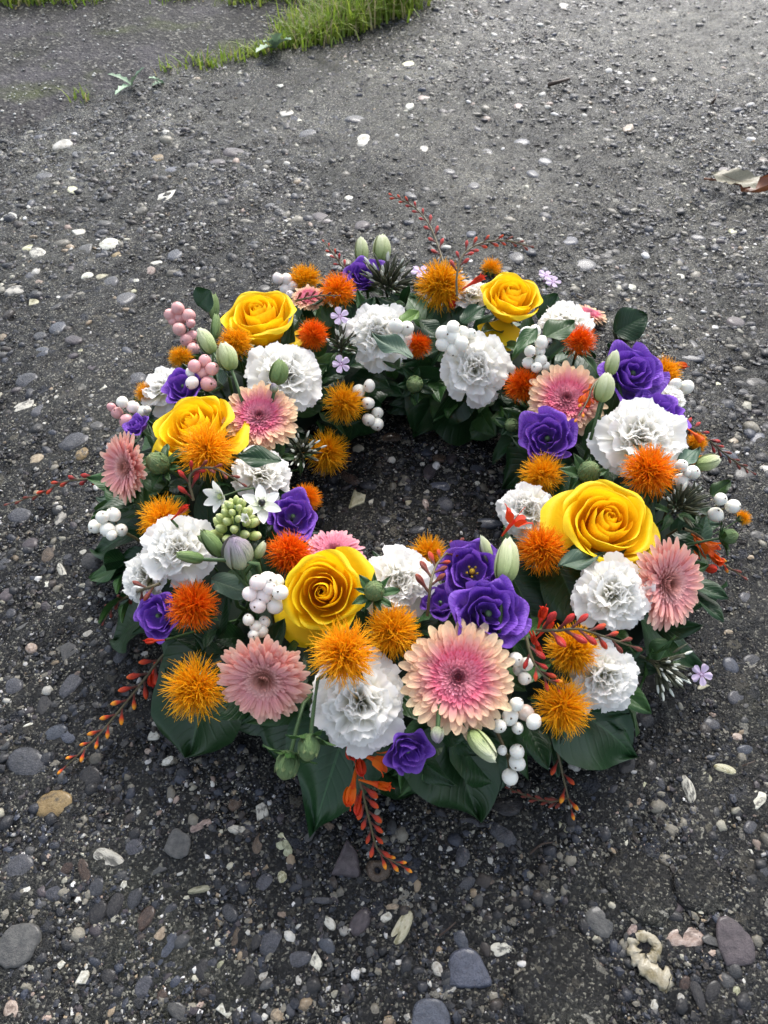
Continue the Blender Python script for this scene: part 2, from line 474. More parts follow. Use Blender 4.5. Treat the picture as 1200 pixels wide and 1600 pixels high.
WORN = [(at(a, b).x, at(a, b).y, r_) for a, b, r_ in ((1010, 455, .09), (1130, 385, .08), (760, 330, .16), (330, 200, .14), (120, 265, .10), (880, 235, .14), (60, 390, .08), (1110, 60, .18), (640, 130, .2))]
def ground_mat():
    s = NT('wet_pebble_concrete')
    co = s.coord()
    n_big = s.noise(co, 4.5, 5, 0.62)
    n_mid = s.noise(co, 38, 6, 0.65)
    n_fine = s.noise(co, 420, 5, 0.7)
    v1 = s.n('ShaderNodeTexVoronoi'); s.l(s.mix(0.004, co, s.noise(co, 260, 2, out='Color')), v1.inputs['Vector']); v1.inputs['Scale'].default_value = 330
    v2 = s.n('ShaderNodeTexVoronoi'); s.l(s.mix(0.0012, co, s.noise(co, 700, 2, out='Color')), v2.inputs['Vector']); v2.inputs['Scale'].default_value = 780
    sep = s.n('ShaderNodeSeparateColor'); s.l(v1.outputs['Color'], sep.inputs[0])
    sep2 = s.n('ShaderNodeSeparateColor'); s.l(v2.outputs['Color'], sep2.inputs[0])
    grain = s.ramp(sep.outputs[0], [(0.0, (0.005, 0.005, 0.006)), (0.36, (0.012, 0.012, 0.013)), (0.56, (0.022, 0.025, 0.033)), (0.72, (0.046, 0.045, 0.042)), (0.82, (0.15, 0.142, 0.112)), (0.91, (0.42, 0.40, 0.32))], 'CONSTANT')
    sand = s.ramp(sep2.outputs[0], [(0.0, (0.004, 0.004, 0.004)), (0.42, (0.014, 0.013, 0.012)), (0.66, (0.036, 0.036, 0.034)), (0.80, (0.15, 0.142, 0.112)), (0.915, (0.44, 0.42, 0.33))], 'CONSTANT')
    show = s.math('MULTIPLY', s.math('LESS_THAN', v1.outputs['Distance'], 0.42), s.math('GREATER_THAN', sep.outputs[1], 0.35))
    col = s.mix(show, sand, grain)  # palest specks are quartz grit and also put wet glints into the colour
    col = s.mix(s.math('MULTIPLY', n_mid, 0.30), col, s.ramp(n_fine, [(0.35, (0.004, 0.004, 0.004)), (0.65, (0.060, 0.060, 0.058))]))
    # flat stones flush with the surface, worn level
    v3 = s.n('ShaderNodeTexVoronoi'); s.l(s.mix(0.02, co, s.noise(co, 90, 3, out='Color')), v3.inputs['Vector']); v3.inputs['Scale'].default_value = 95
    sep3 = s.n('ShaderNodeSeparateColor'); s.l(v3.outputs['Color'], sep3.inputs[0])
    fl = s.ramp(sep3.outputs[0], [(0.0, (0.012, 0.013, 0.018)), (0.30, (0.040, 0.045, 0.062)), (0.50, (0.090, 0.080, 0.060)), (0.66, (0.050, 0.056, 0.080)), (0.80, (0.20, 0.18, 0.13)), (0.92, (0.46, 0.44, 0.37))], 'CONSTANT')
    fmask = s.math('MULTIPLY', s.math('LESS_THAN', v3.outputs['Distance'], s.math('MULTIPLY_ADD', sep3.outputs[2], .35, .12)), s.math('GREATER_THAN', sep3.outputs[1], .45))
    col = s.mix(s.math('MULTIPLY', fmask, .85), col, fl)
    # silty patches: paler, yellower
    silt = s.ramp(n_big, [(0.50, (0, 0, 0)), (0.66, (1, 1, 1))])
    cell = s.math('MULTIPLY_ADD', s.math('GREATER_THAN', sep.outputs[2], .42), .75, .15)
    col = s.mix(s.math('MULTIPLY', s.math('MULTIPLY', silt, cell), s.math('MULTIPLY_ADD', n_fine, .8, .05)), col, (0.105, 0.102, 0.088))
    sp = s.n('ShaderNodeSeparateXYZ'); s.l(co, sp.inputs[0])
    # wet near end; far end lighter: part drier, part sky sheen put into colour
    dry_sheen = s.math('MULTIPLY_ADD', sp.outputs[1], 0.85, -0.46, clamp=True)
    dry_sheen = s.math('ADD', dry_sheen, s.math('MULTIPLY_ADD', n_big, 0.8, -0.40), clamp=True)
    for (wx, wy, wr) in WORN:          # worn, scoured spots
        dx = s.n('ShaderNodeVectorMath', operation='DISTANCE')
        s.l(s.mix(0.10, co, s.noise(co, 9, 5, out='Color'), 'ADD'), dx.inputs[0]); dx.inputs[1].default_value = (wx + .05, wy + .05, .05)
        mk = s.math('MULTIPLY_ADD', dx.outputs['Value'], -1 / wr, 1.3, clamp=True)
        col = s.mix(s.math('MULTIPLY', s.math('MULTIPLY', mk, cell), s.math('MULTIPLY_ADD', n_mid, 1.1, .05)), col, (0.19, 0.185, 0.15))
    moss = s.math('MULTIPLY', s.ramp(s.noise(co, 7.0, 4), [(0.54, (0, 0, 0)), (0.72, (1, 1, 1))]), 0.35)
    col = s.mix(moss, col, (0.052, 0.056, 0.016))
    hsv = s.n('ShaderNodeHueSaturation'); s.l(col, hsv.inputs['Color'])
    damp = s.ramp(s.noise(co, 6.0, 6, 0.68), [(0.36, (.38, .38, .38)), (0.52, (1.0, 1.0, 1.0)), (0.66, (1.8, 1.8, 1.8))])
    s.l(s.math('MULTIPLY', s.math('MULTIPLY_ADD', dry_sheen, 0.55, 0.50), damp), hsv.inputs['Value'])
    hsv.inputs['Saturation'].default_value = 0.95
    h = s.math('ADD', s.math('MULTIPLY', s.math('SMOOTH_MIN', v1.outputs['Distance'], 0.45, 0.2), s.math('MULTIPLY', show, -1.3)), s.math('MULTIPLY', v2.outputs['Distance'], -0.5))
    bp = s.bump(s.noise(co, 95, 5, 0.65), 0.9, 0.006)
    bp = s.bump(h, 1.0, 0.0026, bp)
    bp = s.bump(n_fine, 0.9, 0.0020, bp)
    rough = s.math('MULTIPLY_ADD', dry_sheen, 0.16, s.math('MULTIPLY_ADD', n_mid, 0.22, 0.02))
    return s.bsdf(hsv.outputs[0], rough, s.math('MULTIPLY_ADD', dry_sheen, .10, .32), bp)
M['ground'] = ground_mat()

def axis(a, b, step, far, grow=1.35):
    c = list(np.arange(a, b + 1e-6, step))
    d = step; x = b
    while x < far:
        d *= grow; x += d; c.append(x)
    d = step; x = a
    while x > -far:
        d *= grow; x -= d; c.insert(0, x)
    return np.array(c)
gx, gy = axis(-0.8, 0.85, 0.004, 60), axis(-0.05, 1.7, 0.004, 60)
GX, GY = np.meshgrid(gx, gy)
near = np.clip(1 - (np.hypot(GX, GY - 0.8) - 2) / 4, 0, 1)
rough_z = (rng.random(GX.shape) - 0.5) * 0.0024
cs = rng.random((GX.shape[0] // 3 + 2, GX.shape[1] // 3 + 2)) - .5
kr = np.kron(cs, np.ones((3, 3)))[:GX.shape[0], :GX.shape[1]]
kr = (kr + np.roll(kr, 1, 0) + np.roll(kr, 1, 1) + np.roll(kr, -1, 0) + np.roll(kr, -1, 1)) / 5
rough_z = (rough_z * .7 + kr * .0026 - .0004) * near
nx, ny = len(gx), len(gy)
i = np.arange(ny - 1)[:, None] * nx + np.arange(nx - 1)[None, :]
ground = link('ground', mesh_np('ground', np.stack([GX.ravel(), GY.ravel(), (gz(GX, GY) * near + rough_z).ravel()], 1),
              np.stack([i, i + 1, i + nx + 1, i + nx], -1).reshape(-1, 4), mats=[M['ground']]))
tag(ground, kind='structure')

# ---- the finer tarmac path beyond the slab, upper left
edge_px = [(-420, 330), (-180, 262), (0, 208), (60, 187), (130, 158), (210, 131), (270, 117), (330, 100), (390, 88), (450, 72), (520, 50), (590, 24), (650, 2), (760, -45), (900, -110)]
edge = [at(*p) for p in edge_px]
def path_mat():
    s = NT('fine_worn_tarmac')
    co = s.coord()
    n_big = s.noise(co, 5, 5, 0.6); n_f = s.noise(co, 300, 5, 0.7)
    v = s.n('ShaderNodeTexVoronoi'); s.l(co, v.inputs['Vector']); v.inputs['Scale'].default_value = 240
    sep = s.n('ShaderNodeSeparateColor'); s.l(v.outputs['Color'], sep.inputs[0])
    g = s.ramp(sep.outputs[0], [(0, (0.010, 0.010, 0.010)), (0.45, (0.022, 0.021, 0.020)), (0.72, (0.055, 0.052, 0.046)), (0.90, (0.28, 0.27, 0.23))], 'CONSTANT')
    col = s.mix(0.55, g, s.ramp(n_f, [(0.3, (0.008, 0.008, 0.008)), (0.7, (0.046, 0.043, 0.039))]))
    col = s.mix(s.ramp(n_big, [(0.48, (0, 0, 0)), (0.62, (.6, .6, .6))]), col, (0.070, 0.064, 0.072))
    moss = s.ramp(s.noise(co, 6, 5), [(0.54, (0, 0, 0)), (0.66, (.7, .7, .7))])
    col = s.mix(moss, col, (0.055, 0.068, 0.016))
    bp = s.bump(v.outputs['Distance'], 0.8, 0.002)
    bp = s.bump(s.noise(co, 60, 5), 0.8, 0.008, bp)
    return s.bsdf(col, s.math('MULTIPLY_ADD', n_f, 0.3, 0.5), 0.15, bp)
M['path'] = path_mat()
ed = spline(edge, 160)
V, F = [], []
for k, p in enumerate(ed):
    d = Vector((-0.36, 1, 0)).normalized()
    wob = 0.010 * math.sin(k * 0.9) + 0.007 * math.sin(k * 2.3 + 1) + random.uniform(-.005, .005)
    for j, t in enumerate((-0.03, 0.0, 0.03, 0.06, 0.14, 0.3, 0.6, 1.2, 3, 9, 30)):
        q = p + d * (t + (wob if t < .05 else 0))
        z = (-0.005, -0.001, .003)[j] if j < 3 else 0.0045
        z = z + (gzs(q.x, q.y) if t < 1 else 0.004)
        V.append((q.x, q.y, z + (random.uniform(-.0006, .0006) if t < .4 else 0)))
nj = 11
F = [(k * nj + j, (k + 1) * nj + j, (k + 1) * nj + j + 1, k * nj + j + 1) for k in range(len(ed) - 1) for j in range(nj - 1)]
path = link('path', mesh_np('path', V, np.array(F), mats=[M['path']]))
tag(path, kind='structure')
ex = np.array([p.x for p in ed]); ey = np.array([p.y for p in ed])
def on_path(x, y, m=0.0):
    return y - np.interp(x, ex, ey) > m

# ---- pebbles
def ico(sub):
    import bmesh
    b = bmesh.new(); bmesh.ops.create_icosphere(b, subdivisions=sub, radius=1)
    b.verts.ensure_lookup_table()
    V = np.array([v.co[:] for v in b.verts]); F = np.array([[v.index for v in f.verts] for f in b.faces])
    b.free(); return V, F
I1, I2, I3 = ico(1), ico(2), ico(3)
def lump(V, seed, amp=0.16, flat=0.0, corner=0.0):
    r = np.random.default_rng(seed)
    q = np.zeros(len(V))
    for k in range(7):
        d = r.normal(size=3); d /= np.linalg.norm(d)
        q += r.uniform(-1, 1) * np.cos((V @ d) * r.uniform(1.2, 3.4) + r.uniform(0, 6))
    W = V * (1 + amp * q / 2.2)[:, None]
    if corner:                       # cut by a few planes: broken stone
        for k in range(7):
            d = r.normal(size=3); d[2] *= 0.4; d /= np.linalg.norm(d)
            h = r.uniform(0.50, 0.8); s_ = W @ d - h
            W = W - np.clip(s_, 0, None)[:, None] * d[None] * corner
    if flat:
        W[:, 2] = np.where(W[:, 2] > 1 - flat, (1 - flat) + (W[:, 2] - (1 - flat)) * 0.25, W[:, 2])
    return W
def stone_mat(name, c1, c2, rough=0.22, sc_=2.2, c3=None, band=0.0, coat=0.5):
    s = NT(name)
    co = s.coord()
    oi = s.n('ShaderNodeObjectInfo').outputs['Random']
    off = s.n('ShaderNodeVectorMath', operation='ADD')
    cx = s.n('ShaderNodeCombineXYZ'); s.l(s.math('MULTIPLY', oi, 37), cx.inputs[0]); s.l(s.math('MULTIPLY', oi, 91), cx.inputs[1])
    s.l(co, off.inputs[0]); s.l(cx.outputs[0], off.inputs[1])
    nz = s.noise(off.outputs[0], sc_, 6, 0.65)
    n2 = s.noise(off.outputs[0], 9, 5, 0.7)
    col = s.mix(s.ramp(nz, [(0.35, (0, 0, 0)), (0.65, (1, 1, 1))]), c1, c2)
    if c3:
        col = s.mix(s.ramp(s.noise(off.outputs[0], 1.7, 4), [(0.5, (0, 0, 0)), (0.62, (.85, .85, .85))]), col, c3)
    if band:
        wv = s.n('ShaderNodeTexWave'); s.l(off.outputs[0], wv.inputs[0]); wv.inputs['Scale'].default_value = 1.5; wv.inputs['Distortion'].default_value = 6
        col = s.mix(s.math('MULTIPLY', wv.outputs['Fac'], band), col, tuple(x * 1.7 for x in c2))
    col = s.vary(col, 0.03, 0.5, s.math('MULTIPLY_ADD', n2, 0.7, 0.65))
    bp = s.bump(nz, 0.5, 0.004)
    bp = s.bump(n2, 0.5, 0.0022, bp)
    bp = s.bump(s.noise(off.outputs[0], 28, 3), 0.3, 0.0008, bp)
    return s.bsdf(col, s.math('MULTIPLY_ADD', n2, 0.30, rough * .7 - 0.06), 0.35, bp, coat=coat)
STONE = {
    'slate': stone_mat('slate_stone', (0.022, 0.023, 0.027), (0.055, 0.056, 0.064), 0.24, band=0.2),
    'dark': stone_mat('dark_stone', (0.010, 0.009, 0.010), (0.026, 0.024, 0.023), 0.2),
    'grey': stone_mat('grey_stone', (0.035, 0.035, 0.034), (0.085, 0.082, 0.076), 0.32),
    'blue': stone_mat('blue_slate_stone', (0.030, 0.035, 0.048), (0.065, 0.073, 0.095), 0.28),
    'purple': stone_mat('purple_stone', (0.040, 0.031, 0.034), (0.085, 0.068, 0.072), 0.34),
    'brown': stone_mat('brown_stone', (0.035, 0.023, 0.016), (0.095, 0.062, 0.042), 0.24),
    'ochre': stone_mat('ochre_stone', (0.16, 0.10, 0.035), (0.26, 0.18, 0.08), 0.28, c3=(0.035, 0.030, 0.022)),
    'tan': stone_mat('tan_stone', (0.20, 0.145, 0.095), (0.36, 0.28, 0.20), 0.4, c3=(.09, .07, .05)),
    'pink': stone_mat('pink_stone', (0.26, 0.18, 0.14), (0.44, 0.36, 0.31), 0.4, c3=(.12, .08, .06)),
    'cream': stone_mat('cream_stone', (0.40, 0.37, 0.22), (0.58, 0.55, 0.40), 0.36, c3=(0.16, 0.15, 0.06)),
    'white': stone_mat('white_stone', (0.44, 0.42, 0.35), (0.62, 0.60, 0.53), 0.45, c3=(0.25, 0.23, 0.17)),
    'mottle': stone_mat('mottled_stone', (0.42, 0.40, 0.33), (0.55, 0.52, 0.44), 0.3, c3=(0.03, 0.03, 0.026)),
    'green': stone_mat('greenish_stone', (0.20, 0.20, 0.11), (0.42, 0.41, 0.29), 0.35, c3=(.10, .10, .05)),
    'fossil': stone_mat('fossil_stone', (.20, .17, .08), (.44, .41, .31), .3, 160.0, c3=(.12, .10, .05)),
    'cement': stone_mat('cement_patch', (0.045, 0.043, 0.042), (0.075, 0.072, 0.068), 0.5, 14.0, coat=0.0),
}
PEB = []
for k in range(6): PEB.append(mesh_np('pebble', lump(I3[0], 40 + k, 0.24, 0.30), I3[1]))
for k in range(4): PEB.append(mesh_np('broken_pebble', lump(I3[0], 70 + k, 0.22, 0.42, 1.0), I3[1]))
for k in range(2): PEB.append(mesh_np('flat_stone', lump(I3[0], 90 + k, 0.15, 0.55, .5), I3[1]))
for me in PEB: me.materials.append(None)
n_peb = [0]
hero_xy = []
def pebble(px, py, ln, wd, ang, colr, kind=None, up=0.34, name='pebble', z=None):
    a = math.radians(ang)
    d = (math.cos(a) * ln / 2, -math.sin(a) * ln / 2)
    p, q = at(px - d[0], py - d[1]), at(px + d[0], py + d[1])
    e = (-math.sin(a) * wd / 2, -math.cos(a) * wd / 2)
    p2, q2 = at(px - e[0], py - e[1]), at(px + e[0], py + e[1])
    ax = q - p
    L = ax.length / 2; W = (q2 - p2).length / 2
    c = (p + q) / 2
    yaw = math.atan2(ax.y, ax.x)
    angular = colr in ('white', 'grey', 'cream', 'mottle', 'tan') and random.random() < 0.65
    k = kind if kind is not None else (random.randrange(6, 10) if angular else random.randrange(0, 6))
    o = link(name, PEB[k], ground)
    T = min(L, W) * random.uniform(0.62, 0.85)
    o.location = (c.x, c.y, gzs(c.x, c.y) + T * (up - 0.98) if z is None else z)
    o.rotation_euler = (random.uniform(-.12, .12), random.uniform(-.12, .12), yaw)
    o.scale = (L * 1.18, W * 1.18, T)
    o.material_slots[0].link = 'OBJECT'
    o.material_slots[0].material = STONE[colr]
    hero_xy.append((c.x, c.y, max(L, W)))
    n_peb[0] += 1
    return o
HERO = """
105 1019 37 30 80 grey;161 1031 26 18 80 dark;191 1019 44 24 70 slate;17 1073 34 28 60 slate;109 1073 56 22 58 slate;69 1101 46 30 70 dark;85 1146 38 20 25 blue;109 1152 30 27 60 blue;41 1139 26 11 30 white;34 1190 66 44 -10 slate;139 1214 40 34 60 dark;79 1255 56 38 15 ochre;240 1150 20 17 80 white;262 1189 22 12 20 white;313 1292 32 14 25 pink;369 1294 28 16 -15 mottle;101 1349 31 22 65 brown;131 1360 36 16 -80 brown;26 1357 48 42 20 slate;77 1388 38 36 10 slate;12 1396 38 16 20 dark;152 1388 30 22 70 slate;172 1343 58 24 -35 mottle;193 1382 15 13 80 white;152 1427 38 24 70 dark;182 1411 46 20 65 dark;210 1398 46 20 72 slate;225 1435 46 22 50 brown;263 1388 28 18 -40 dark;266 1422 22 17 30 slate;360 1424 34 22 -60 slate;249 1459 32 18 60 tan;257 1484 54 22 60 blue;303 1467 26 24 20 slate;370 1465 36 14 70 brown;319 1516 34 27 70 dark;384 1528 38 34 40 dark;255 1555 20 19 20 brown;353 1572 40 30 30 white;13 1580 38 28 50 pink;24 1521 24 14 15 slate;92 1506 18 12 25 white;347 1512 18 16 80 green;248 1356 38 20 15 grey;208 1326 34 26 40 slate;311 1390 38 10 10 green;366 1259 24 17 70 brown;
443 1315 48 24 -65 green;403 1322 36 17 75 brown;407 1268 34 22 80 mottle;631 1340 22 14 5 blue;617 1363 18 13 80 slate;680 1333 18 15 20 mottle;721 1340 38 23 75 slate;790 1300 42 34 -60 slate;413 1383 34 22 60 slate;440 1371 20 14 90 cream;470 1378 24 10 -65 slate;503 1407 32 11 -5 slate;562 1443 42 24 60 purple;603 1433 19 16 20 white;625 1455 54 20 62 cream;510 1477 28 19 -55 blue;425 1477 42 30 70 slate;495 1502 36 20 -75 mottle;515 1443 22 13 -55 white;725 1468 36 29 -45 blue;607 1565 22 18 5 tan;440 1428 22 12 -40 tan;577 1488 23 15 80 grey;453 1577 20 12 -60 slate;432 1588 22 18 20 tan;770 1380 24 15 -70 brown;
978 1197 32 27 60 dark;1010 1200 38 24 55 dark;930 1220 32 27 -60 dark;963 1237 22 17 5 slate;897 1220 18 15 60 pink;1033 1225 19 11 -80 slate;1078 1233 40 14 -75 mottle;1100 1213 30 17 -40 green;1133 1200 30 12 -15 cream;1153 1148 20 10 -5 pink;990 1257 19 12 30 tan;1002 1227 13 11 0 cream;1177 1250 50 28 25 mottle;950 1295 21 19 60 slate;892 1282 25 15 -75 dark;880 1293 26 11 -50 cream;912 1395 17 13 10 white;1148 1408 27 16 -62 cream;1067 1465 52 34 5 pink;987 1453 18 15 60 pink;945 1437 62 46 -35 grey;1062 1558 15 13 20 white;1023 1570 19 13 60 white;1070 1537 20 14 70 brown;1090 1553 50 14 -75 dark;1112 1550 30 22 65 dark;1127 1527 13 12 0 tan;1148 1557 24 13 75 green;797 1256 54 34 -5 dark;985 1352 14 8 10 white;1190 1365 22 16 60 slate;1170 1330 18 10 -20 white;1175 1290 26 20 40 slate;
112 693 50 30 40 slate;60 721 27 17 10 tan;129 709 19 17 10 ochre;28 801 38 28 -30 slate;96 811 28 12 55 mottle;142 880 29 25 30 dark;101 872 24 14 -10 slate;77 869 27 20 70 brown;8 884 22 18 60 slate;131 865 14 9 10 white;99 895 28 14 -70 mottle;9 930 26 18 30 purple;15 957 19 17 40 slate;121 940 28 15 35 tan;94 951 14 9 20 white;73 916 13 9 0 white;67 968 23 15 40 brown;37 983 36 28 10 grey;142 990 23 17 -10 mottle;186 985 23 15 60 slate;45 1011 18 13 0 pink;159 929 12 10 0 white;
250 306 54 17 18 white;110 295 19 12 10 cream;122 360 27 11 5 white;167 377 32 15 8 white;132 387 28 13 25 grey;180 393 17 10 15 ochre;58 395 21 15 30 mottle;45 385 25 10 15 cream;243 408 20 9 5 white;158 428 18 10 0 cream;168 442 32 15 35 slate;135 428 16 9 0 white;195 465 30 14 35 slate;233 421 14 11 60 pink;272 395 19 14 50 blue;40 594 32 19 25 slate;35 637 42 20 30 mottle;63 642 28 13 40 slate;212 590 40 22 15 slate;115 530 26 16 -35 purple;92 513 24 15 45 blue;62 552 27 15 15 blue;127 545 15 10 40 cream;160 607 18 8 5 white;95 623 16 10 -10 white;87 478 17 12 -5 dark;25 453 32 13 5 mottle;60 440 20 10 0 tan;50 470 16 13 50 cream;
97 225 29 14 5 white;447 176 28 12 -5 white;565 217 25 17 -10 white;437 130 24 10 8 white;640 162 12 10 0 white;980 200 23 13 -10 tan;545 308 15 10 20 white;340 252 32 12 5 purple;270 265 26 9 10 blue;880 8 18 7 0 white;640 95 26 12 10 cream;560 185 42 14 5 slate;1145 360 13 10 0 cream;1090 368 24 8 -15 slate;365 238 36 11 0 purple;480 205 26 10 5 slate;700 270 20 8 0 slate;815 222 22 10 10 blue;850 250 22 9 -8 blue;505 340 30 16 -35 purple;565 352 22 11 5 purple;640 305 20 12 10 slate;590 380 20 14 10 slate;735 365 18 12 0 blue;805 405 22 16 0 slate;915 412 34 16 -8 slate;890 375 24 14 -10 blue;660 150 18 7 10 pink;810 165 14 8 0 pink;988 445 16 11 10 white;1062 425 24 9 -20 white;
557 774 50 24 62 cream;580 774 23 12 70 mottle;601 777 22 8 70 blue;689 757 38 15 -5 blue;693 785 26 18 -40 slate;664 787 17 10 -80 pink;663 767 12 8 -10 white;644 785 21 9 -20 cream;672 734 24 15 50 purple;568 697 17 12 -10 tan;687 715 22 12 -5 brown;747 754 11 8 0 white;660 723 8 6 0 white;612 681 30 11 0 brown;759 815 42 13 -5 blue;1180 600 30 20 20 dark;1098 640 26 14 -10 dark;1090 545 34 10 -55 slate;1150 500 24 16 10 purple;1075 560 34 8 -10 slate;1120 600 16 9 10 cream;1145 690 18 10 10 tan;1180 690 24 16 40 blue;1160 745 30 18 0 dark;1180 840 20 13 0 grey;1165 935 24 18 -20 slate;1105 930 18 10 -20 cream;1140 985 14 8 0 tan;1175 1030 24 20 20 slate;1140 1035 30 18 -50 blue;1100 1070 24 12 20 cream;1150 1090 28 24 40 slate;1165 1170 22 14 10 blue;1110 1130 24 16 0 slate
"""
for rec in HERO.replace('\n', '').split(';'):
    f = rec.split()
    if len(f) == 6:
        pebble(*[float(v) for v in f[:5]], f[5])
# special stones
def special(name, V, F, px, py, wpx, label, mat, up=0.0):
    c = at(px, py); s_ = wpx / FPX * depth(c) / 2
    o = link(name, mesh_np(name, V, F, mats=[mat]), ground)
    o.location = (c.x, c.y, gzs(c.x, c.y) + up + .0012); o.scale = (s_, s_, s_ * .5)
    o['label'] = label
    hero_xy.append((c.x, c.y, s_)); n_peb[0] += 1
    return o
def slabmesh(outline, h, seed):
    r = np.random.default_rng(seed)
    if len(outline) < 20:
        sp_ = spline([(x, y, 0) for x, y in outline + outline[:1]], 33)[:-1]
        outline = [(p.x * r.uniform(.97, 1.03), p.y * r.uniform(.97, 1.03)) for p in sp_]
    n = len(outline)
    b = MB(); V = []
    for k, z in ((1.06, -h), (1.0, 0.55 * h), (0.93, h), (0.55, h * 1.1)):
        V += [(x * k, y * k, z * (1 + r.uniform(-.08, .08))) for x, y in outline]
    V.append((0, 0, h * 1.1))
    Q = [(a * n + i, a * n + (i + 1) % n, (a + 1) * n + (i + 1) % n, (a + 1) * n + i) for a in range(3) for i in range(n)]
    T = [(3 * n + i, 3 * n + (i + 1) % n, 4 * n) for i in range(n)]
    return np.array(V), [np.array(Q), np.array(T)]
V, F = slabmesh([(-1, -.9), (-.2, -1.0), (.95, -1.05), (.9, -.2), (.75, .5), (.15, 1.35), (-.1, 1.2), (-.6, .1)], .3, 1)
special('pebble', V, F, 541, 1347, 42, 'triangular grey slate stone', STONE['purple'])
V, F = slabmesh([(-1, -.75), (0, -.85), (1.0, -.7), (.98, -.3), (.6, .5), (.15, .85), (-.5, .8), (-.95, .3)], .22, 2)
special('pebble', V, F, 732, 1513, 62, 'large half-round blue slate stone', STONE['blue'])
V, F = slabmesh([(-1, -.5), (-.5, -.95), (.3, -.9), (.95, -.7), (1, .1), (.6, .7), (-.2, .85), (-.8, .5)], .15, 3)
special('pebble', V, F, 672, 1590, 58, 'flat rough blue-grey stone', STONE['blue'])
V, F = slabmesh([(-.8, -1.2), (.1, -1.2), (.85, -.9), (1, .1), (.5, .9), (-.1, 1.3), (-.7, 1.1), (-1, 0)], .12, 4)
special('pebble', V, F, 1147, 1472, 52, 'flat purple-brown stone', STONE['purple'])
V, F = slabmesh([(-1, -.6), (-.3, -1.0), (.6, -.8), (.9, -.3), (1, .5), (.4, .9), (-.5, .8), (-.9, .3)], .14, 5)
special('pebble', V, F, 28, 1475, 62, 'flat rough grey stone', STONE['grey'])
V, F = slabmesh([(-1, -.6), (-.1, -1.1), (.8, -.9), (.9, .3), (.3, .7), (-.3, 1.0), (-.7, .6)], .12, 6)
special('pebble', V, F, 280, 1318, 40, 'flat pale grey stone', STONE['grey'])
# brown pebble with a round hole
b = MB()
pr = []
for k in range(9):
    a = -0.3 + k / 8 * 4.1
    pr.append((0.62 - 0.36 * math.cos(a - .3) * -1, 0.34 * math.sin(a)))
b.lathe([(1.0, -.4), (1.04, -.1), (.95, .2), (.75, .34), (.5, .33), (.30, .25), (.24, 0.05), (.22, -.3), (0.0, -.32)], 22, 0,
        lambda a, t: 1 + (0.18 * math.cos(2 * a + .5) + .06 * math.cos(3 * a)) * (1 if t < .55 else .3))
holed = b.mesh('pebble', [STONE['brown']])
c = at(590, 1361)
o = link('pebble', holed, ground); s_ = 19 / FPX * depth(c)
o.location = (c.x, c.y, gzs(c.x, c.y)); o.scale = (s_ * .85, s_ * 1.05, s_); o.rotation_euler = (0, 0, .4); o['label'] = 'brown pebble with a round hole'
hero_xy.append((c.x, c.y, s_)); n_peb[0] += 1
# fossil-like curled cream stone
b = MB()
pts = [at(*p, 0.002) for p in ((993, 1462), (1012, 1462), (1028, 1478), (1024, 1492), (1014, 1497))]
b.tube(spline([p - Vector((0, 0, .0012)) for p in pts], 16), [.0022 + .0010 * math.sin(k / 15 * 3.1) for k in range(16)], 9)
pts = [at(*p, 0.002) for p in ((990, 1466), (992, 1488), (1004, 1505), (1022, 1520), (1046, 1534))]
b.tube(spline([p - Vector((0, 0, .0022)) for p in pts], 22), [.0028 + .0030 * (k / 21) + .0011 * math.sin(k * 1.7) + random.uniform(-.0006, .0006) for k in range(22)], 12)
for q in b.v:
    q += rng.normal(0, .0005, q.shape)
    q[:, 2] = q[:, 2] * .42 - .0002
o = link('pebble', b.mesh('pebble', [STONE['fossil']]), ground); o['label'] = 'curled cream fossil-like stone'
hero_xy.append((at(1017, 1505).x, at(1017, 1505).y, .012)); n_peb[0] += 1
# low flat patches of bare cement, lower right
def patch(px, py, wx, hy, seed):
    r = np.random.default_rng(seed)
    c = at(px, py); s_ = depth(c) / FPX
    n = 26; out = []
    for k in range(n):
        a = k / n * 6.283
        q = 1 + 0.10 * math.sin(2 * a + seed) + .09 * math.sin(3 * a + seed * 2) + .05 * math.sin(7 * a) + r.uniform(-.09, .09)
        out.append((math.cos(a) * q * wx * s_, math.sin(a) * q * hy * s_ / 0.93))
    V, F = slabmesh(out, 0.0016, seed)
    o = link('cement_patch', mesh_np('cement_patch', V, F, mats=[M['ground']]), ground)
    o.location = (c.x, c.y, gzs(c.x, c.y) + 0.0004)
    hero_xy.append((c.x, c.y, min(wx, hy) * s_ * .9))
def cement():
    s = NT('bare_cement')
    co = s.coord()
    n1, n2 = s.noise(co, 60, 6, .7), s.noise(co, 600, 4, .7)
    v = s.n('ShaderNodeTexVoronoi'); s.l(co, v.inputs[0]); v.inputs['Scale'].default_value = 700
    sep = s.n('ShaderNodeSeparateColor'); s.l(v.outputs['Color'], sep.inputs[0])
    col = s.mix(n1, s.ramp(n2, [(.3, (.010, .010, .010)), (.7, (.045, .042, .040))]), (.030, .029, .029))
    col = s.mix(s.math('GREATER_THAN', sep.outputs[0], .985), col, (.22, .20, .17))
    bp = s.bump(n1, .5, .003); bp = s.bump(s.math('ADD', n2, v.outputs['Distance']), .6, .0012, bp)
    return s.bsdf(col, s.math('MULTIPLY_ADD', n2, .4, .2), .5, bp)
M['cement'] = cement()
patch(1000, 1385, 52, 48, 3); patch(1098, 1382, 42, 44, 8); patch(880, 1540, 78, 62, 5)
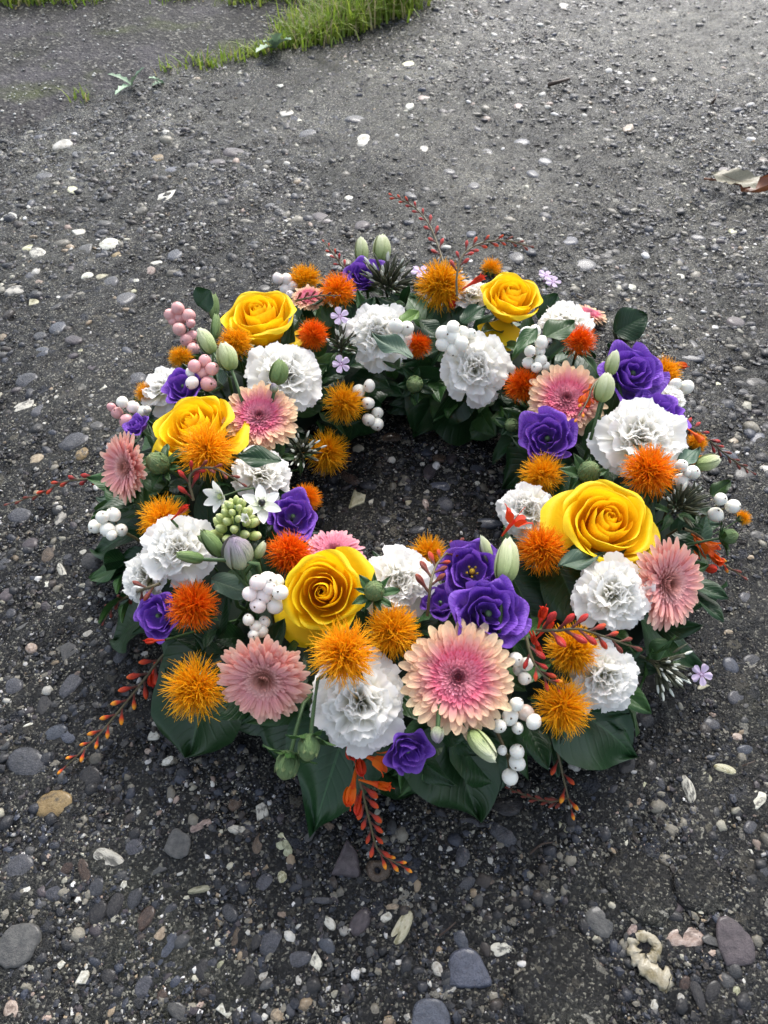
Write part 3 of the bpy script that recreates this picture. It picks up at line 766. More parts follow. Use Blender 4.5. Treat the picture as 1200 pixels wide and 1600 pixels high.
# the larger pebbles met at random, up to about 300 parts in all
def clear(x, y, r):
    return all((x - a) ** 2 + (y - b_) ** 2 > (r + c_) ** 2 * .8 for a, b_, c_ in hero_xy)
names = ['slate'] * 9 + ['dark'] * 6 + ['grey'] * 5 + ['blue'] * 2 + ['purple'] * 2 + ['brown'] * 2 + ['mottle'] * 3 + ['white'] * 3 + ['cream'] * 2 + ['tan', 'pink', 'ochre']
tries = 0
while n_peb[0] < 298 and tries < 6000:
    tries += 1
    px, py = random.uniform(0, 1200), random.uniform(230, 1590)
    p = at(px, py)
    rho = math.hypot(p.x - RC.x, p.y - RC.y)
    if 0.10 < rho < 0.235 or on_path(p.x, p.y, -.03): continue
    sz = random.uniform(.0034, .0068)
    cl = random.choice(names)
    if cl in ('white', 'cream', 'tan', 'pink'): sz *= .62
    if not clear(p.x, p.y, sz): continue
    pxl = 2 * sz / depth(p) * FPX
    pebble(px, py, pxl * random.uniform(1, 1.6), pxl * random.uniform(.6, .9), random.uniform(-60, 60), cl)

# the countless small stones of the slab: real geometry, one part
PAL = np.array([(.030, .030, .033), (.045, .047, .056), (.060, .066, .084), (.022, .021, .021), (.085, .082, .076), (.060, .045, .034), (.080, .063, .064),
                (.40, .37, .27), (.52, .49, .41), (.62, .59, .53), (.27, .20, .12), (.33, .24, .18), (.17, .155, .12)])
PAL[:7] *= np.array([[.54, .56, .60]])
PAL[7:12] *= np.array([[.9, .92, .98]])
PW = np.array([.13, .13, .08, .13, .09, .06, .04, .08, .07, .055, .04, .025, .12]); PW = PW / PW.sum()
HX = np.array([(a, b_, c_) for a, b_, c_ in hero_xy])
def gravel(n, rmin, rmax, base, seed, up, ymin=0.0, pale_q=.3):
    r = np.random.default_rng(seed)
    y = r.uniform(ymin, 1.75, n * 3); x = r.uniform(-1, 1, n * 3) * (.27 + .36 * np.maximum(y, 0))
    if base[0].shape[0] == 6: y = y * .72
    keep = ~on_path(x, y, -0.004)
    rho = np.hypot(x - RC.x, y - RC.y)
    keep &= ~((rho > .105) & (rho < .232))
    # bare patches
    f = np.sin(6.1 * x + 2 * np.sin(5 * y)) + np.sin(7.7 * y + 3 * np.sin(4 * x + 1))
    keep &= r.random(len(x)) < np.clip(.72 + .3 * f, .2, 1)
    for a, b_, c_ in HX:
        keep &= (x - a) ** 2 + (y - b_) ** 2 > (c_ * .85) ** 2
    x, y = x[keep][:n], y[keep][:n]; n = len(x)
    s_ = rmin * (rmax / rmin) ** (r.random(n) ** 1.6)
    asp = r.uniform(.5, .95, n); th = r.uniform(.5, .9, n)
    ci = r.choice(len(PAL), n, p=PW)
    clump = .5 + .5 * np.sin(17 * x + 3 * np.sin(13 * y)) * np.sin(15 * y + 2 * np.sin(11 * x + 1))
    swap = (ci >= 7) & (ci <= 11) & (r.random(n) > (pale_q + (1 - pale_q) * clump ** 2))
    ci = np.where(swap, r.integers(0, 7, n), ci)
    pale = (ci >= 7) & (ci != 12)
    s_ = np.where(pale, s_ * .80, s_)
    yaw = r.uniform(0, 6.283, n)
    B, Fb = base
    nv = len(B)
    am = .16 if nv > 12 else .34
    W = np.repeat(B[None], n, 0) * (1 + r.uniform(-am, am, (n, nv, 1)))
    W = W * np.stack([s_, s_ * asp, s_ * asp * th], 1)[:, None, :]
    tx = r.uniform(-.3, .3, n)[:, None]
    W[..., 2] = W[..., 2] + W[..., 0] * tx
    c, s2 = np.cos(yaw)[:, None], np.sin(yaw)[:, None]
    X = W[..., 0] * c - W[..., 1] * s2 + x[:, None]
    Yv = W[..., 0] * s2 + W[..., 1] * c + y[:, None]
    Z = W[..., 2] + (gz(x, y) + s_ * asp * th * (up - .5) * r.uniform(.8, 1.7, n))[:, None]
    col = PAL[ci] * r.uniform(.7, 1.3, (n, 1))
    col = np.concatenate([col, np.ones((n, 1))], 1)
    return np.stack([X, Yv, Z], -1).reshape(-1, 3), (Fb[None] + (np.arange(n) * nv)[:, None, None]).reshape(-1, 3), np.repeat(col, nv, 0)
def gravel_mat():
    s = NT('small_wet_stones')
    co = s.coord()
    a = s.n('ShaderNodeAttribute', attribute_name='tint').outputs['Color']
    nz = s.noise(co, 350, 5, .7); n2 = s.noise(co, 1400, 3, .6)
    h = s.n('ShaderNodeHueSaturation'); s.l(a, h.inputs['Color'])
    damp = s.ramp(s.noise(co, 6.0, 6, 0.68), [(0.36, (.45, .45, .45)), (0.52, (.9, .9, .9)), (0.66, (1.3, 1.3, 1.3))])
    s.l(s.math('MULTIPLY', s.math('MULTIPLY_ADD', nz, 1.1, .45), damp), h.inputs['Value'])
    return s.bsdf(h.outputs[0], s.math('MULTIPLY_ADD', nz, .30, .06), .35, s.bump(n2, .5, .0006, s.bump(nz, .6, .0014)), coat=.3)
M['gravel'] = gravel_mat()
OCT = (np.array([(1, 0, 0), (-1, 0, 0), (0, 1, 0), (0, -1, 0), (0, 0, 1), (0, 0, -1.)]), np.array([(0, 2, 4), (2, 1, 4), (1, 3, 4), (3, 0, 4), (2, 0, 5), (1, 2, 5), (3, 1, 5), (0, 3, 5)]))
parts = [gravel(3300, .0034, .0066, I2, 5, .0), gravel(1700, .0050, .0115, I2, 8, -.08, .42), gravel(25000, .0016, .0038, I1, 6, .02, 0.0, .22), gravel(120000, .0006, .0016, OCT, 7, .22, 0.0, .35)]
vs, fs, cs, nn = [], [], [], 0
for v, f, c_ in parts:
    vs.append(v); fs.append(f + nn); cs.append(c_); nn += len(v)
gm = mesh_np('gravel', np.concatenate(vs), np.concatenate(fs), mats=[M['gravel']], colour=np.concatenate(cs))
gm.polygons.foreach_set('use_smooth', np.concatenate([np.full(len(f), len(v) // 42 * 80 == len(f)) for v, f, c_ in parts]))
o = link('gravel', gm, ground)
tag(o, kind='stuff')
# white grit on the path
r = np.random.default_rng(9)
n = 9000
yy = r.uniform(0.9, 2.4, n * 5); xx = r.uniform(-1.1, .35, n * 5)
k = on_path(xx, yy, .01); xx, yy = xx[k][:n], yy[k][:n]; n = len(xx)
ss = .0008 * (3.4 ** (r.random(n) ** 2.0))
W = np.repeat(I1[0][None], n, 0) * (1 + r.uniform(-.2, .2, (n, len(I1[0]), 1))) * np.stack([ss * 1.2, ss, ss * .7], 1)[:, None, :]
W += np.stack([xx, yy, gz(xx, yy) + .0047], 1)[:, None, :]
cc = np.where(r.random((n, 1)) < .55, np.array([[.55, .53, .48]]), np.array([[.20, .19, .17]])) * r.uniform(.6, 1.2, (n, 1))
o = link('grit', mesh_np('grit', W.reshape(-1, 3), (I1[1][None] + (np.arange(n) * len(I1[0]))[:, None, None]).reshape(-1, 3), mats=[M['gravel']],
         colour=np.repeat(np.concatenate([cc, np.ones((n, 1))], 1), len(I1[0]), 0)), path)
tag(o, kind='stuff')

# ================================================================== WREATH BASE
WG = 'flowers and foliage set in the wreath'
base = root('wreath_base', 'dark green ring of foam and leaves lying on the wet ground under the flowers', 'wreath', None, Vector((RC.x, RC.y, 0)))
b = MB()
def torus(U, V):
    a = (U + 1) * math.pi; q = V * 2 * math.pi
    return (RR + .046 * np.cos(q)) * np.cos(a), (RR + .046 * np.cos(q)) * np.sin(a), .028 + .025 * np.sin(q)
b.grid(torus, 64, 16)
link('foam_ring', b.mesh('foam_ring', [M['foam']]), base)

# ------------------------------------------------------------------ leaves
def leaf_fn(width, shape='oval', cup=0.25, droop=0.3, wave=0.04, seed=0, roll=0.0):
    r = np.random.default_rng(seed); p1, p2 = r.uniform(0, 6, 2)
    def fn(U, V):
        if shape == 'oval':
            hw = np.sin(np.pi * np.clip(V, 0, 1) ** .85) ** .75
        elif shape == 'lance':
            hw = np.sin(np.pi * np.clip(V, 0, 1) ** .7) ** 1.1
        elif shape == 'ivy':          # broad shoulders, concave run to a point
            hw = np.interp(V, [0, .04, .12, .25, .38, .52, .66, .8, .92, 1], [.25, .62, .88, 1.0, .96, .80, .60, .36, .13, 0])
        elif shape == 'broad':
            hw = np.interp(V, [0, .06, .2, .4, .6, .75, .88, .96, 1], [.2, .55, .88, 1.0, .95, .80, .50, .2, 0])
        else:
            hw = np.sin(np.pi * V)
        hw = hw * width / 2
        X = U * hw
        Y = V - (0.10 * np.abs(U) ** 1.5 * (1 - V) if shape in ('ivy', 'broad') else 0)
        Z = cup * np.abs(X) - droop * V ** 2 + wave * np.sin(9 * V + p1) * U * np.abs(U) + wave * .6 * np.sin(5 * U + 4 * V + p2) * V
        Z = Z + 0.02 * (1 - np.abs(U)) ** 6 * -1
        return X, Y, Z
    return fn
LEAF = {}
for k, (shp, wd, dr, cu) in enumerate([('oval', .50, .25, .3), ('oval', .62, .4, .2), ('lance', .36, .3, .35), ('ivy', .95, .35, .15), ('broad', .85, .45, .12)]):
    for mk in ('leaf_dark', 'leaf_mid', 'leaf_grey', 'leaf_lime'):
        LEAF[(k, mk)] = gridmesh('leaf', leaf_fn(wd, shp, cu, dr, .05, k), 9, 13, [M[mk]])
def leaf_matrix(loc, ydir, zdir, s):
    y = Vector(ydir).normalized(); x = y.cross(Vector(zdir)).normalized(); z = x.cross(y)
    m = Matrix((x, y, z)).transposed().to_4x4()
    return Matrix.Translation(loc) @ m @ Matrix.Scale(s, 4)
# deep filler leaves all over the ring, too buried to pick apart
fb = MB()
for k in range(240):
    a = random.uniform(0, 6.283); q = random.uniform(-.5, 3.6)
    rv = Vector((math.cos(a), math.sin(a), 0))
    nrm = rv * math.cos(q) + Vector((0, 0, 1)) * math.sin(q)
    p = rv * RR + Vector((0, 0, .030)) + rv * (.040 * math.cos(q)) + Vector((0, 0, .026 * math.sin(q)))
    tan = Vector((-rv.y, rv.x, 0))
    yd = tan * random.uniform(-1, 1) + nrm * random.uniform(.3, .9) + rv * (0.7 if q < 1.57 else -0.7) * random.uniform(0, 1)
    s_ = random.uniform(.028, .05)
    if p.z + yd.normalized().z * s_ < .006: yd.z = abs(yd.z) * .2
    fb.grid(leaf_fn(random.uniform(.4, .65), random.choice(['oval', 'lance']), .3, .3, .05, k), 7, 9, random.choice([0, 0, 0, 1]), leaf_matrix(p, yd, nrm + Vector((0, 0, .4)), s_))
tag(link('filler_leaves', fb.mesh('filler_leaves', [M['leaf_dark'], M['leaf_mid']]), base), kind='stuff')
# the smaller leaves one sees between the heads
for k in range(250):
    a = random.uniform(0, 6.283); q = random.uniform(.1, 3.0)
    rv = Vector((math.cos(a), math.sin(a), 0))
    nrm = rv * math.cos(q) + Vector((0, 0, 1)) * math.sin(q)
    p = rv * RR + Vector((0, 0, .032)) + rv * (.060 * math.cos(q)) + Vector((0, 0, .046 * math.sin(q)))
    yd = nrm * random.uniform(.5, 1) + Vector((random.uniform(-1, 1), random.uniform(-1, 1), .2))
    link('leaf', LEAF[(random.choice([0, 2, 0]), random.choice(['leaf_mid', 'leaf_mid', 'leaf_dark', 'leaf_dark', 'leaf_dark']))], base, leaf_matrix(p, yd, nrm + Vector((0, 0, .4)), random.uniform(.022, .036)))

LEAVES_G = 'large leaves edging the wreath'
def big_leaf(bpx, tpx, wpx, label, zb=.035, zt=.004, shape='ivy', mk='leaf_dark', cup=.16, droop=.12, wave=.07, up=(0, 0, 1), seed=1, name='leaf', group=LEAVES_G):
    p, q = at(*bpx, zb), at(*tpx, zt)
    L = (q - p).length
    w_ = wpx / FPX * depth((p + q) / 2) / L
    fn = leaf_fn(w_, shape, cup, 0, wave, seed)
    def fn2(U, V):
        X, Y, Z = fn(U, V)
        return X, Y, Z + droop * V * (1 - V)
    o = link(name, gridmesh('leaf', fn2, 17, 25, [M[mk]]), None, leaf_matrix(p, q - p, up, L))
    tag(o, label, 'leaf', group)
    return o

# ------------------------------------------------------------------ flower builders
def stem_to_ring(rt, start_local, rad, mat='stem'):
    """a stem from under the head down into the foam"""
    m = mat_of(rt)
    p = m @ Vector(start_local)
    rv, rho = radial(p)
    tgt = RC + rv * (RR + max(-.03, min(.03, rho - RR))) + Vector((0, 0, .035))
    ax = m.to_quaternion() @ Vector((0, 0, -1))
    mid = p + ax * (p - tgt).length * .4
    inv = m.inverted()
    pts = [inv @ x for x in spline([p, mid, tgt], 6)]
    b = MB(); b.tube(pts, rad, 6)
    return link('stem', b.mesh('stem', [M[mat]]), rt)

def cup_petal(width, bz, spiral=.08, tip=.2, wave=.03, curl=0.0, seed=0, point=0.0):
    r = np.random.default_rng(seed); p1, p2, p3 = r.uniform(0, 6.28, 3); wv = wave * r.uniform(.7, 1.3)
    def fn(U, V):
        Vt = V * (1 - tip * np.abs(U) ** 2.4 + point * np.exp(-(U / .22) ** 2))
        R_, Z = bez(bz, Vt)
        wf = np.sqrt(np.clip(1 - ((Vt - .60) / .66) ** 2, .02, 1))
        ph = U * math.radians(width) / 2 * wf
        R_ = R_ * (1 + spiral * U)
        R_ = R_ + wv * Vt ** 2 * (np.sin(3.0 * U + p1) + .6 * np.sin(6 * U + p2)) + curl * np.clip(Vt - .8, 0, 1) * 5 * (.04)
        Z = Z - curl * np.clip(Vt - .84, 0, 1) ** 1.3 * 1.6 + wv * .8 * Vt ** 3 * np.sin(4 * U + p3)
        return R_ * np.cos(ph), R_ * np.sin(ph), Z
    return fn
ROSE = []
for n, wd, bz, sp_, tip, wv, cu, mk in [
    (3, 250, [(.04, .1), (.15, .4), (.16, .8), (.07, 1.02)], .35, .06, .01, 0, 'rose_in'),
    (3, 200, [(.06, .1), (.25, .3), (.27, .8), (.17, 1.05)], .22, .10, .015, 0, 'rose_in'),
    (4, 165, [(.08, 0), (.42, .22), (.44, .8), (.36, 1.06)], .16, .14, .03, .3, 'rose_in'),
    (4, 145, [(.1, 0), (.66, .06), (.62, .72), (.66, 1.01)], .13, .22, .05, .9, 'rose'),
    (5, 115, [(.1, 0), (.82, -.02), (.74, .72), (.95, .88)], .10, .24, .055, 1.2, 'rose')]:
    ROSE.append((n, [gridmesh('rose_petal', cup_petal(wd, bz, sp_, tip, wv, cu, k + n * 10, .05 if n == 5 else 0), 17, 13, [M[mk]]) for k in range(3)]))
GUARD = [gridmesh('rose_petal', cup_petal(100, [(.1, -.02), (.75, -.12), (1.0, .25), (1.28, .30)], .04, .22, .04, 1.0, 77, .06), 17, 13, [M['rose']]),
         gridmesh('rose_petal', cup_petal(95, [(.1, -.02), (.8, -.15), (1.2, .0), (1.45, .02)], .04, .22, .05, .8, 78, .05), 17, 13, [M['rose']])]
SEPAL = gridmesh('sepal', leaf_fn(.26, 'lance', .3, .15, .02, 3), 5, 8, [M['calyx']])
def calyx_cup(r, h, mats, name='calyx'):
    b = MB(); b.lathe([(.01, -h), (r * .6, -h * .85), (r, -h * .35), (r * .9, 0), (r * 1.05, .04)], 10)
    return b.mesh(name, mats)
CAL = calyx_cup(.17, .25, [M['calyx']])
def place(px, py, wpx, d, c, n, hc):
    p, t = surf(px, py, d)
    s_ = wpx / 2 / FPX * t
    nn = facing(p, c, n)
    return p - nn * hc * s_, nn, s_
def head(name, label, cat, group, px, py, wpx, d=0.0, c=.2, n=None, hc=.5, spin=None):
    loc, nn, s_ = place(px, py, wpx, d, c, n, hc)
    return root(name, label, cat, group, loc, nn, s_, spin)
def rose(px, py, wpx, label, guards=(), spin=None, drop=0, **k):
    rt = head('yellow_rose', label, 'rose', 'yellow roses in the wreath', px, py, wpx, hc=.72, spin=spin, **k)
    for li, (n, ms) in enumerate(ROSE):
        if li >= len(ROSE) - drop: break
        off = li * .83 + random.uniform(0, .5)
        for i in range(n):
            link('petal', random.choice(ms), rt, rotz(off + 6.283 * i / n + random.uniform(-.1, .1), random.uniform(-.03, .04), random.uniform(.97, 1.03)))
    for a, kk in guards:
        link('petal', GUARD[kk], rt, rotz(a, 0, 1))
    link('calyx', CAL, rt)
    for i in range(5):
        link('sepal', SEPAL, rt, rotz(1.257 * i, 0) @ Matrix.Rotation(-1.57, 4, 'Z') @ Matrix.Scale(.6, 4))
    stem_to_ring(rt, (0, 0, -.2), .10)
    return rt

LIS = []
for n, wd, bz, sp_, tip, wv, cu in [
    (2, 190, [(.05, .1), (.22, .25), (.26, .6), (.24, .86)], .3, .10, .05, .1),
    (3, 150, [(.06, .05), (.36, .15), (.42, .6), (.42, .88)], .22, .12, .08, .2),
    (4, 130, [(.08, 0), (.55, .06), (.60, .6), (.68, .82)], .16, .16, .10, .5),
    (5, 115, [(.1, 0), (.72, -.02), (.74, .55), (.96, .68)], .12, .18, .11, .8)]:
    LIS.append((n, [gridmesh('lisianthus_petal', cup_petal(wd, bz, sp_, tip, wv, cu, k + n * 7 + 100), 19, 12, [M['lis']]) for k in range(3)]))
def lisianthus(px, py, wpx, label, eye=None, start=0, **k):
    rt = head('purple_lisianthus', label, 'lisianthus', 'purple lisianthus blooms in the wreath', px, py, wpx, hc=.55, **k)
    for li, (n, ms) in enumerate(LIS):
        if li < start: continue
        off = li * .9 + random.uniform(0, .6)
        for i in range(n):
            link('petal', random.choice(ms), rt, rotz(off + 6.283 * i / n + random.uniform(-.15, .15), random.uniform(-.08, .06), random.uniform(.92, 1.05)))
    b = MB(); b.lathe([(.02, .05), (.06, .2), (.06, .42), (.10, .5), (.06, .56), (.0, .57)], 8)
    link('stigma', b.mesh('stigma', [M[eye or 'calyx']]), rt)
    if eye:
        for i in range(5):
            a = i * 1.257
            b = MB(); b.tube([(0, 0, .1), (.12 * math.cos(a), .12 * math.sin(a), .35), (.17 * math.cos(a), .17 * math.sin(a), .5)], [.015, .015, .04], 5)
            link('stamen', b.mesh('stamen', [M[eye]]), rt)
    link('calyx', CAL, rt)
    stem_to_ring(rt, (0, 0, -.2), .09)
    return rt

def carn_petal(L, W, e0, e1, A, k, seed, x0=.05):
    r = np.random.default_rng(seed); p = r.uniform(0, 6.28, 8); k = k * r.uniform(.75, 1.25); A = A * r.uniform(.7, 1.3)
    def fn(U, V):
        v = V * (1 - .20 * U ** 2 + .05 * np.sin(3 * U + p[5]) + (.014 * np.sin(21 * U + p[0]) + .010 * np.sin(34 * U + p[1])) * np.clip(V * 4 - 3, 0, 1))
        a0, a1 = math.radians(e0), math.radians(e1)
        ang = a0 + (a1 - a0) * v
        k_ = (a1 - a0) if abs(a1 - a0) > 1e-3 else 1e-3
        X = (np.sin(ang) - math.sin(a0)) / k_ * L
        Z = (-np.cos(ang) + math.cos(a0)) / k_ * L
        hw = W * (.10 + .9 * np.clip(v, 0, 1.2) ** 1.0)
        Y = U * hw * (1 - .10 * np.abs(np.sin(k * U + p[2])) * v)
        g = np.clip(v, 0, 2)
        ruf = A * (g ** 1.6 * .62 * np.sin(k * U + p[2]) + g ** 3 * (.30 * np.sin(2.1 * k * U + p[3] + 2 * v) + .12 * np.sin(3.9 * k * U + p[4])))
        X = X + x0 - np.sin(ang) * ruf
        Z = Z + np.cos(ang) * ruf
        return X, Y, Z
    return fn
CARN = []
for n, L, W, e0, e1, A, k in [(7, .95, .56, 16, -14, .10, 3.0), (8, .90, .52, 30, 4, .13, 3.6), (8, .82, .50, 44, 18, .15, 4.0), (8, .74, .46, 57, 32, .17, 4.4), (7, .66, .48, 66, 44, .14, 3.4), (6, .60, .46, 78, 58, .15, 3.6), (5, .55, .42, 88, 72, .15, 3.8), (4, .50, .36, 94, 86, .13, 3.8)]:
    CARN.append((n, [gridmesh('carnation_petal', carn_petal(L, W, e0, e1, A, k, s_ + n * 13 + int(L * 100)), 27, 10, [M['carn']]) for s_ in range(5)]))
def carnation(px, py, wpx, label, layers=None, sq=1.0, **k):
    rt = head('white_carnation', label, 'carnation', 'white carnations in the wreath', px, py, wpx * 1.06, hc=.38, **k)
    for li, (n, ms) in enumerate(CARN):
        if layers is not None and li not in layers: continue
        off = random.uniform(0, 6)
        for i in range(n):
            link('petal', random.choice(ms), rt, rotz(off + 6.283 * i / n + random.uniform(-.3, .3), random.uniform(-.16, .16), random.uniform(.86, 1.08), .015 * li))
    b = MB(); b.lathe([(.03, -.62), (.13, -.58), (.17, -.3), (.16, 0), (.12, .08)], 10)
    link('calyx', b.mesh('calyx', [M['calyx']]), rt)
    stem_to_ring(rt, (0, 0, -.58), .06)
    return rt

def ger_petal(r0, L, w_, e0, e1, z0, ch=.35):
    def fn(U, V):
        V = np.sin(V * np.pi / 2)
        a0, a1 = math.radians(e0), math.radians(e1)
        ang = a0 + (a1 - a0) * V
        k_ = (a1 - a0) if abs(a1 - a0) > 1e-3 else 1e-3
        X = r0 + (np.sin(ang) - math.sin(a0)) / k_ * L
        Z = z0 + (-np.cos(ang) + math.cos(a0)) / k_ * L
        hw = w_ * np.clip(.42 + V * .75, 0, 1) * np.sqrt(np.clip(1 - (np.clip(V - .76, 0, 1) / .245) ** 2, .02, 1))
        Y = U * hw
        Z = Z + ch * np.abs(U) ** 1.6 * hw - .2 * ch * hw
        X = X - .10 * hw * U ** 2 * V
        return X, Y, Z
    return fn
GER_L = [(1.00, 30, .098, 4, -8, .0), (.95, 30, .092, 9, -2, .02), (.87, 34, .078, 13, 4, .035), (.78, 36, .064, 17, 9, .05)]
GER_I = [(.70, 38, .054, 20, 12, .06), (.62, 38, .047, 23, 16, .07), (.54, 38, .041, 26, 20, .075), (.47, 36, .036, 29, 25, .08), (.40, 34, .032, 33, 32, .08), (.34, 30, .027, 38, 42, .08), (.28, 26, .022, 44, 60, .08), (.22, 22, .018, 54, 85, .07), (.16, 16, .016, 64, 100, .06), (.11, 12, .014, 75, 120, .06), (.07, 7, .012, 85, 130, .05)]
def ger_mesh(P, F, uv, mat, name='gerbera_petal'):
    return mesh_np(name, P, F, uv, [mat], attr={'rad': np.hypot(P[:, 0], P[:, 1])})
GERM = {}
def ger_layers(mk):
    if mk in GERM: return GERM[mk]
    out = []
    for (rt_, n, w_, e0, e1, z0) in GER_L:
        vs = []
        for v_ in range(3):
            r0 = .14
            P, F, uv = gridpts(ger_petal(r0, (rt_ - r0) * (1 + .03 * (v_ - 1)), w_ * random.uniform(.9, 1.1) * (.80 if mk != 'ger_peach' else 1), e0 + v_ * 3 - 3, e1 + random.uniform(-7, 7), z0), 5, 8)
            vs.append(ger_mesh(P, F, uv, M[mk]))
        out.append((n if mk == 'ger_peach' else int(n * 1.25), vs))
    inner = []
    for v_ in range(2):
        Pp, Ff, Uu, nn = [], [], [], 0
        for (rt_, n, w_, e0, e1, z0) in GER_I:
            off = random.uniform(0, 6)
            for i in range(n):
                r0 = max(.05, rt_ * .45 - .03)
                P, F, uv = gridpts(ger_petal(r0, (rt_ - r0) * random.uniform(.9, 1.1) / math.cos(math.radians(min(70, (e0 + e1) / 2))) ** .5, w_ * random.uniform(.85, 1.15), e0 + random.uniform(-7, 7), e1 + random.uniform(-9, 9), z0, .6), 3, 6)
                a = off + 6.283 * i / n + random.uniform(-.05, .05)
                R_ = np.array(Matrix.Rotation(a, 3, 'Z'))
                Pp.append(P @ R_.T); Ff.append(F + nn); Uu.append(uv); nn += len(P)
        inner.append(ger_mesh(np.concatenate(Pp), np.concatenate(Ff), np.concatenate(Uu), M[mk], 'inner_petals'))
    b = MB(); b.lathe([(.30, .03), (.22, .09), (.12, .12), (.05, .10), (0, .09)], 16)
    P = np.concatenate(b.v); disc = mesh_np('disc', P, np.concatenate(b.q), np.concatenate(b.uv), [M[mk]], attr={'rad': np.hypot(P[:, 0], P[:, 1]) * .6})
    GERM[mk] = (out, inner, disc)
    return GERM[mk]
def gerbera(px, py, wpx, label, mk='ger_peach', cone=0.0, **k):
    rt = head('gerbera', label, 'gerbera', 'gerberas in the wreath', px, py, wpx, hc=.12, **k)
    outer, inner, disc = ger_layers(mk)
    for li, (n, ms) in enumerate(outer):
        off = li * .1 + random.uniform(0, .1)
        for i in range(n):
            link('petal', random.choice(ms), rt, rotz(off + 6.283 * i / n + random.uniform(-.06, .06), cone + random.uniform(-.11, .10), random.uniform(.90, 1.06)))
    tag(link('inner_petals', random.choice(inner), rt), kind='stuff')
    link('disc', disc, rt)
    b = MB(); b.lathe([(.06, -.32), (.16, -.26), (.30, -.08), (.34, .01)], 14)
    link('calyx', b.mesh('calyx', [M['calyx']]), rt)
    stem_to_ring(rt, (0, 0, -.3), .06)
    return rt

TUFT = []
def make_tuft(seed, n, spread, lmin, lmax, curlv, thick=.021):
    r = np.random.default_rng(seed); b = MB()
    Pv, Pt, Uv, nn = [], [], [], 0
    for i in range(n):
        ct = 1 - r.random() * (1 - math.cos(math.radians(spread)))
        st = math.sqrt(1 - ct * ct); a = r.uniform(0, 6.283)
        d = np.array([st * math.cos(a), st * math.sin(a), ct])
        L = r.uniform(lmin, lmin + (lmax - lmin) * .5) if r.random() < .5 else r.uniform(lmin + (lmax - lmin) * .45, lmax)
        side = r.normal(size=3); side -= d * side.dot(d); side /= np.linalg.norm(side)
        s2 = np.cross(d, side)
        cv = r.normal() * curlv * .8; c2 = r.normal() * curlv * .9; u_ = r.random()
        rad = [thick * .8, thick, thick * .9, thick * .35]
        for j, t in enumerate((0, .4, .75, 1)):
            c = d * (.16 + (L - .16) * t) + side * cv * t * t + s2 * c2 * t ** 3 + np.array([0, 0, -.0])
            for q in range(3):
                an = q * 2.094
                Pv.append(c + (side * math.cos(an) + s2 * math.sin(an)) * rad[j]); Uv.append((u_, t))
        for j in range(3):
            for q in range(3):
                x0, x1 = nn + j * 3 + q, nn + j * 3 + (q + 1) % 3
                Pt.append((x0, x1, x1 + 3, x0 + 3))
        nn += 12
    b.add(Pv, Pt, np.array(Uv))
    b.lathe([(.26, -.15), (.32, .0), (.28, .14), (.16, .24), (0, .27)], 12, 0, lambda a, t: 1 + .08 * math.sin(7 * a + 9 * t))
    b.uv[-1][:, 1] = 0; b.uv[-1][:, 0] = .5
    return b.mesh('floret_tuft', [None])
for k in range(4): TUFT.append(make_tuft(20 + k, 1100, 116, .42, .98, .22, .0160))
SPIKY = [make_tuft(30 + k, 900, 120, .40, 1.10, .24, .0150) for k in range(3)]
b = MB(); b.lathe([(.10, -.75), (.30, -.62), (.42, -.35), (.40, -.05), (.30, .05)], 14, 0, lambda a, t: 1 + .05 * math.sin(8 * a))
SAFCAL = b.mesh('calyx', [M['globe']])
SAFLEAF = gridmesh('bract', leaf_fn(.42, 'lance', .3, .2, .04, 8), 7, 9, [M['leaf_mid']])
def safflower(px, py, wpx, label, tone='orange', spiky=False, squash=1.0, **k):
    rt = head('safflower', label, 'safflower', 'orange safflowers in the wreath', px, py, wpx * 1.10, hc=.18, **k)
    t = link('floret_tuft', random.choice(SPIKY if spiky else TUFT), rt, Matrix.Diagonal((1, 1, squash, 1)))
    t.material_slots[0].link = 'OBJECT'; t.material_slots[0].material = M['saf_' + tone]
    link('calyx', SAFCAL, rt)
    for i in range(6):
        a = i * 1.047 + random.uniform(-.2, .2)
        link('bract', SAFLEAF, rt, Matrix.Translation((.34 * math.cos(a), .34 * math.sin(a), -.55)) @ Matrix.Rotation(a - 1.57, 4, 'Z') @ Matrix.Rotation(random.uniform(.1, .7), 4, 'X') @ Matrix.Scale(random.uniform(.5, .75), 4))
    stem_to_ring(rt, (0, 0, -.7), .08)
    return rt

# berries
def berry_mesh(mk, sd=0):
    r = np.random.default_rng(sd); q1, q2, q3 = r.uniform(0, 6.28, 3)
    b = MB(); N = 14
    pr = [(0.0, -1.0)] + [(math.sin(t) * 1.0, -math.cos(t)) for t in np.linspace(.25, 2.85, 11)]
    b.lathe(pr, N, 0, lambda a, t: 1 + .05 * math.cos(2 * a + q1) + .03 * math.cos(3 * a + q2 + 3 * t) + .05 * math.sin(5 * t + q3))
    b.lathe([(math.sin(2.85), -math.cos(2.85)), (.13, .985)], N, 0)
    b.lathe([(.13, .985), (.10, 1.05), (.06, 1.03), (0, .99)], N, 1, lambda a, t: 1 + .25 * math.sin(3 * a + 1))
    return b.mesh('berry', [M[mk], M['berry_tip']])
BERRY = {k: [berry_mesh(k, i) for i in range(3)] for k in ('berry_white', 'berry_blush', 'berry_pink', 'berry_bruise')}
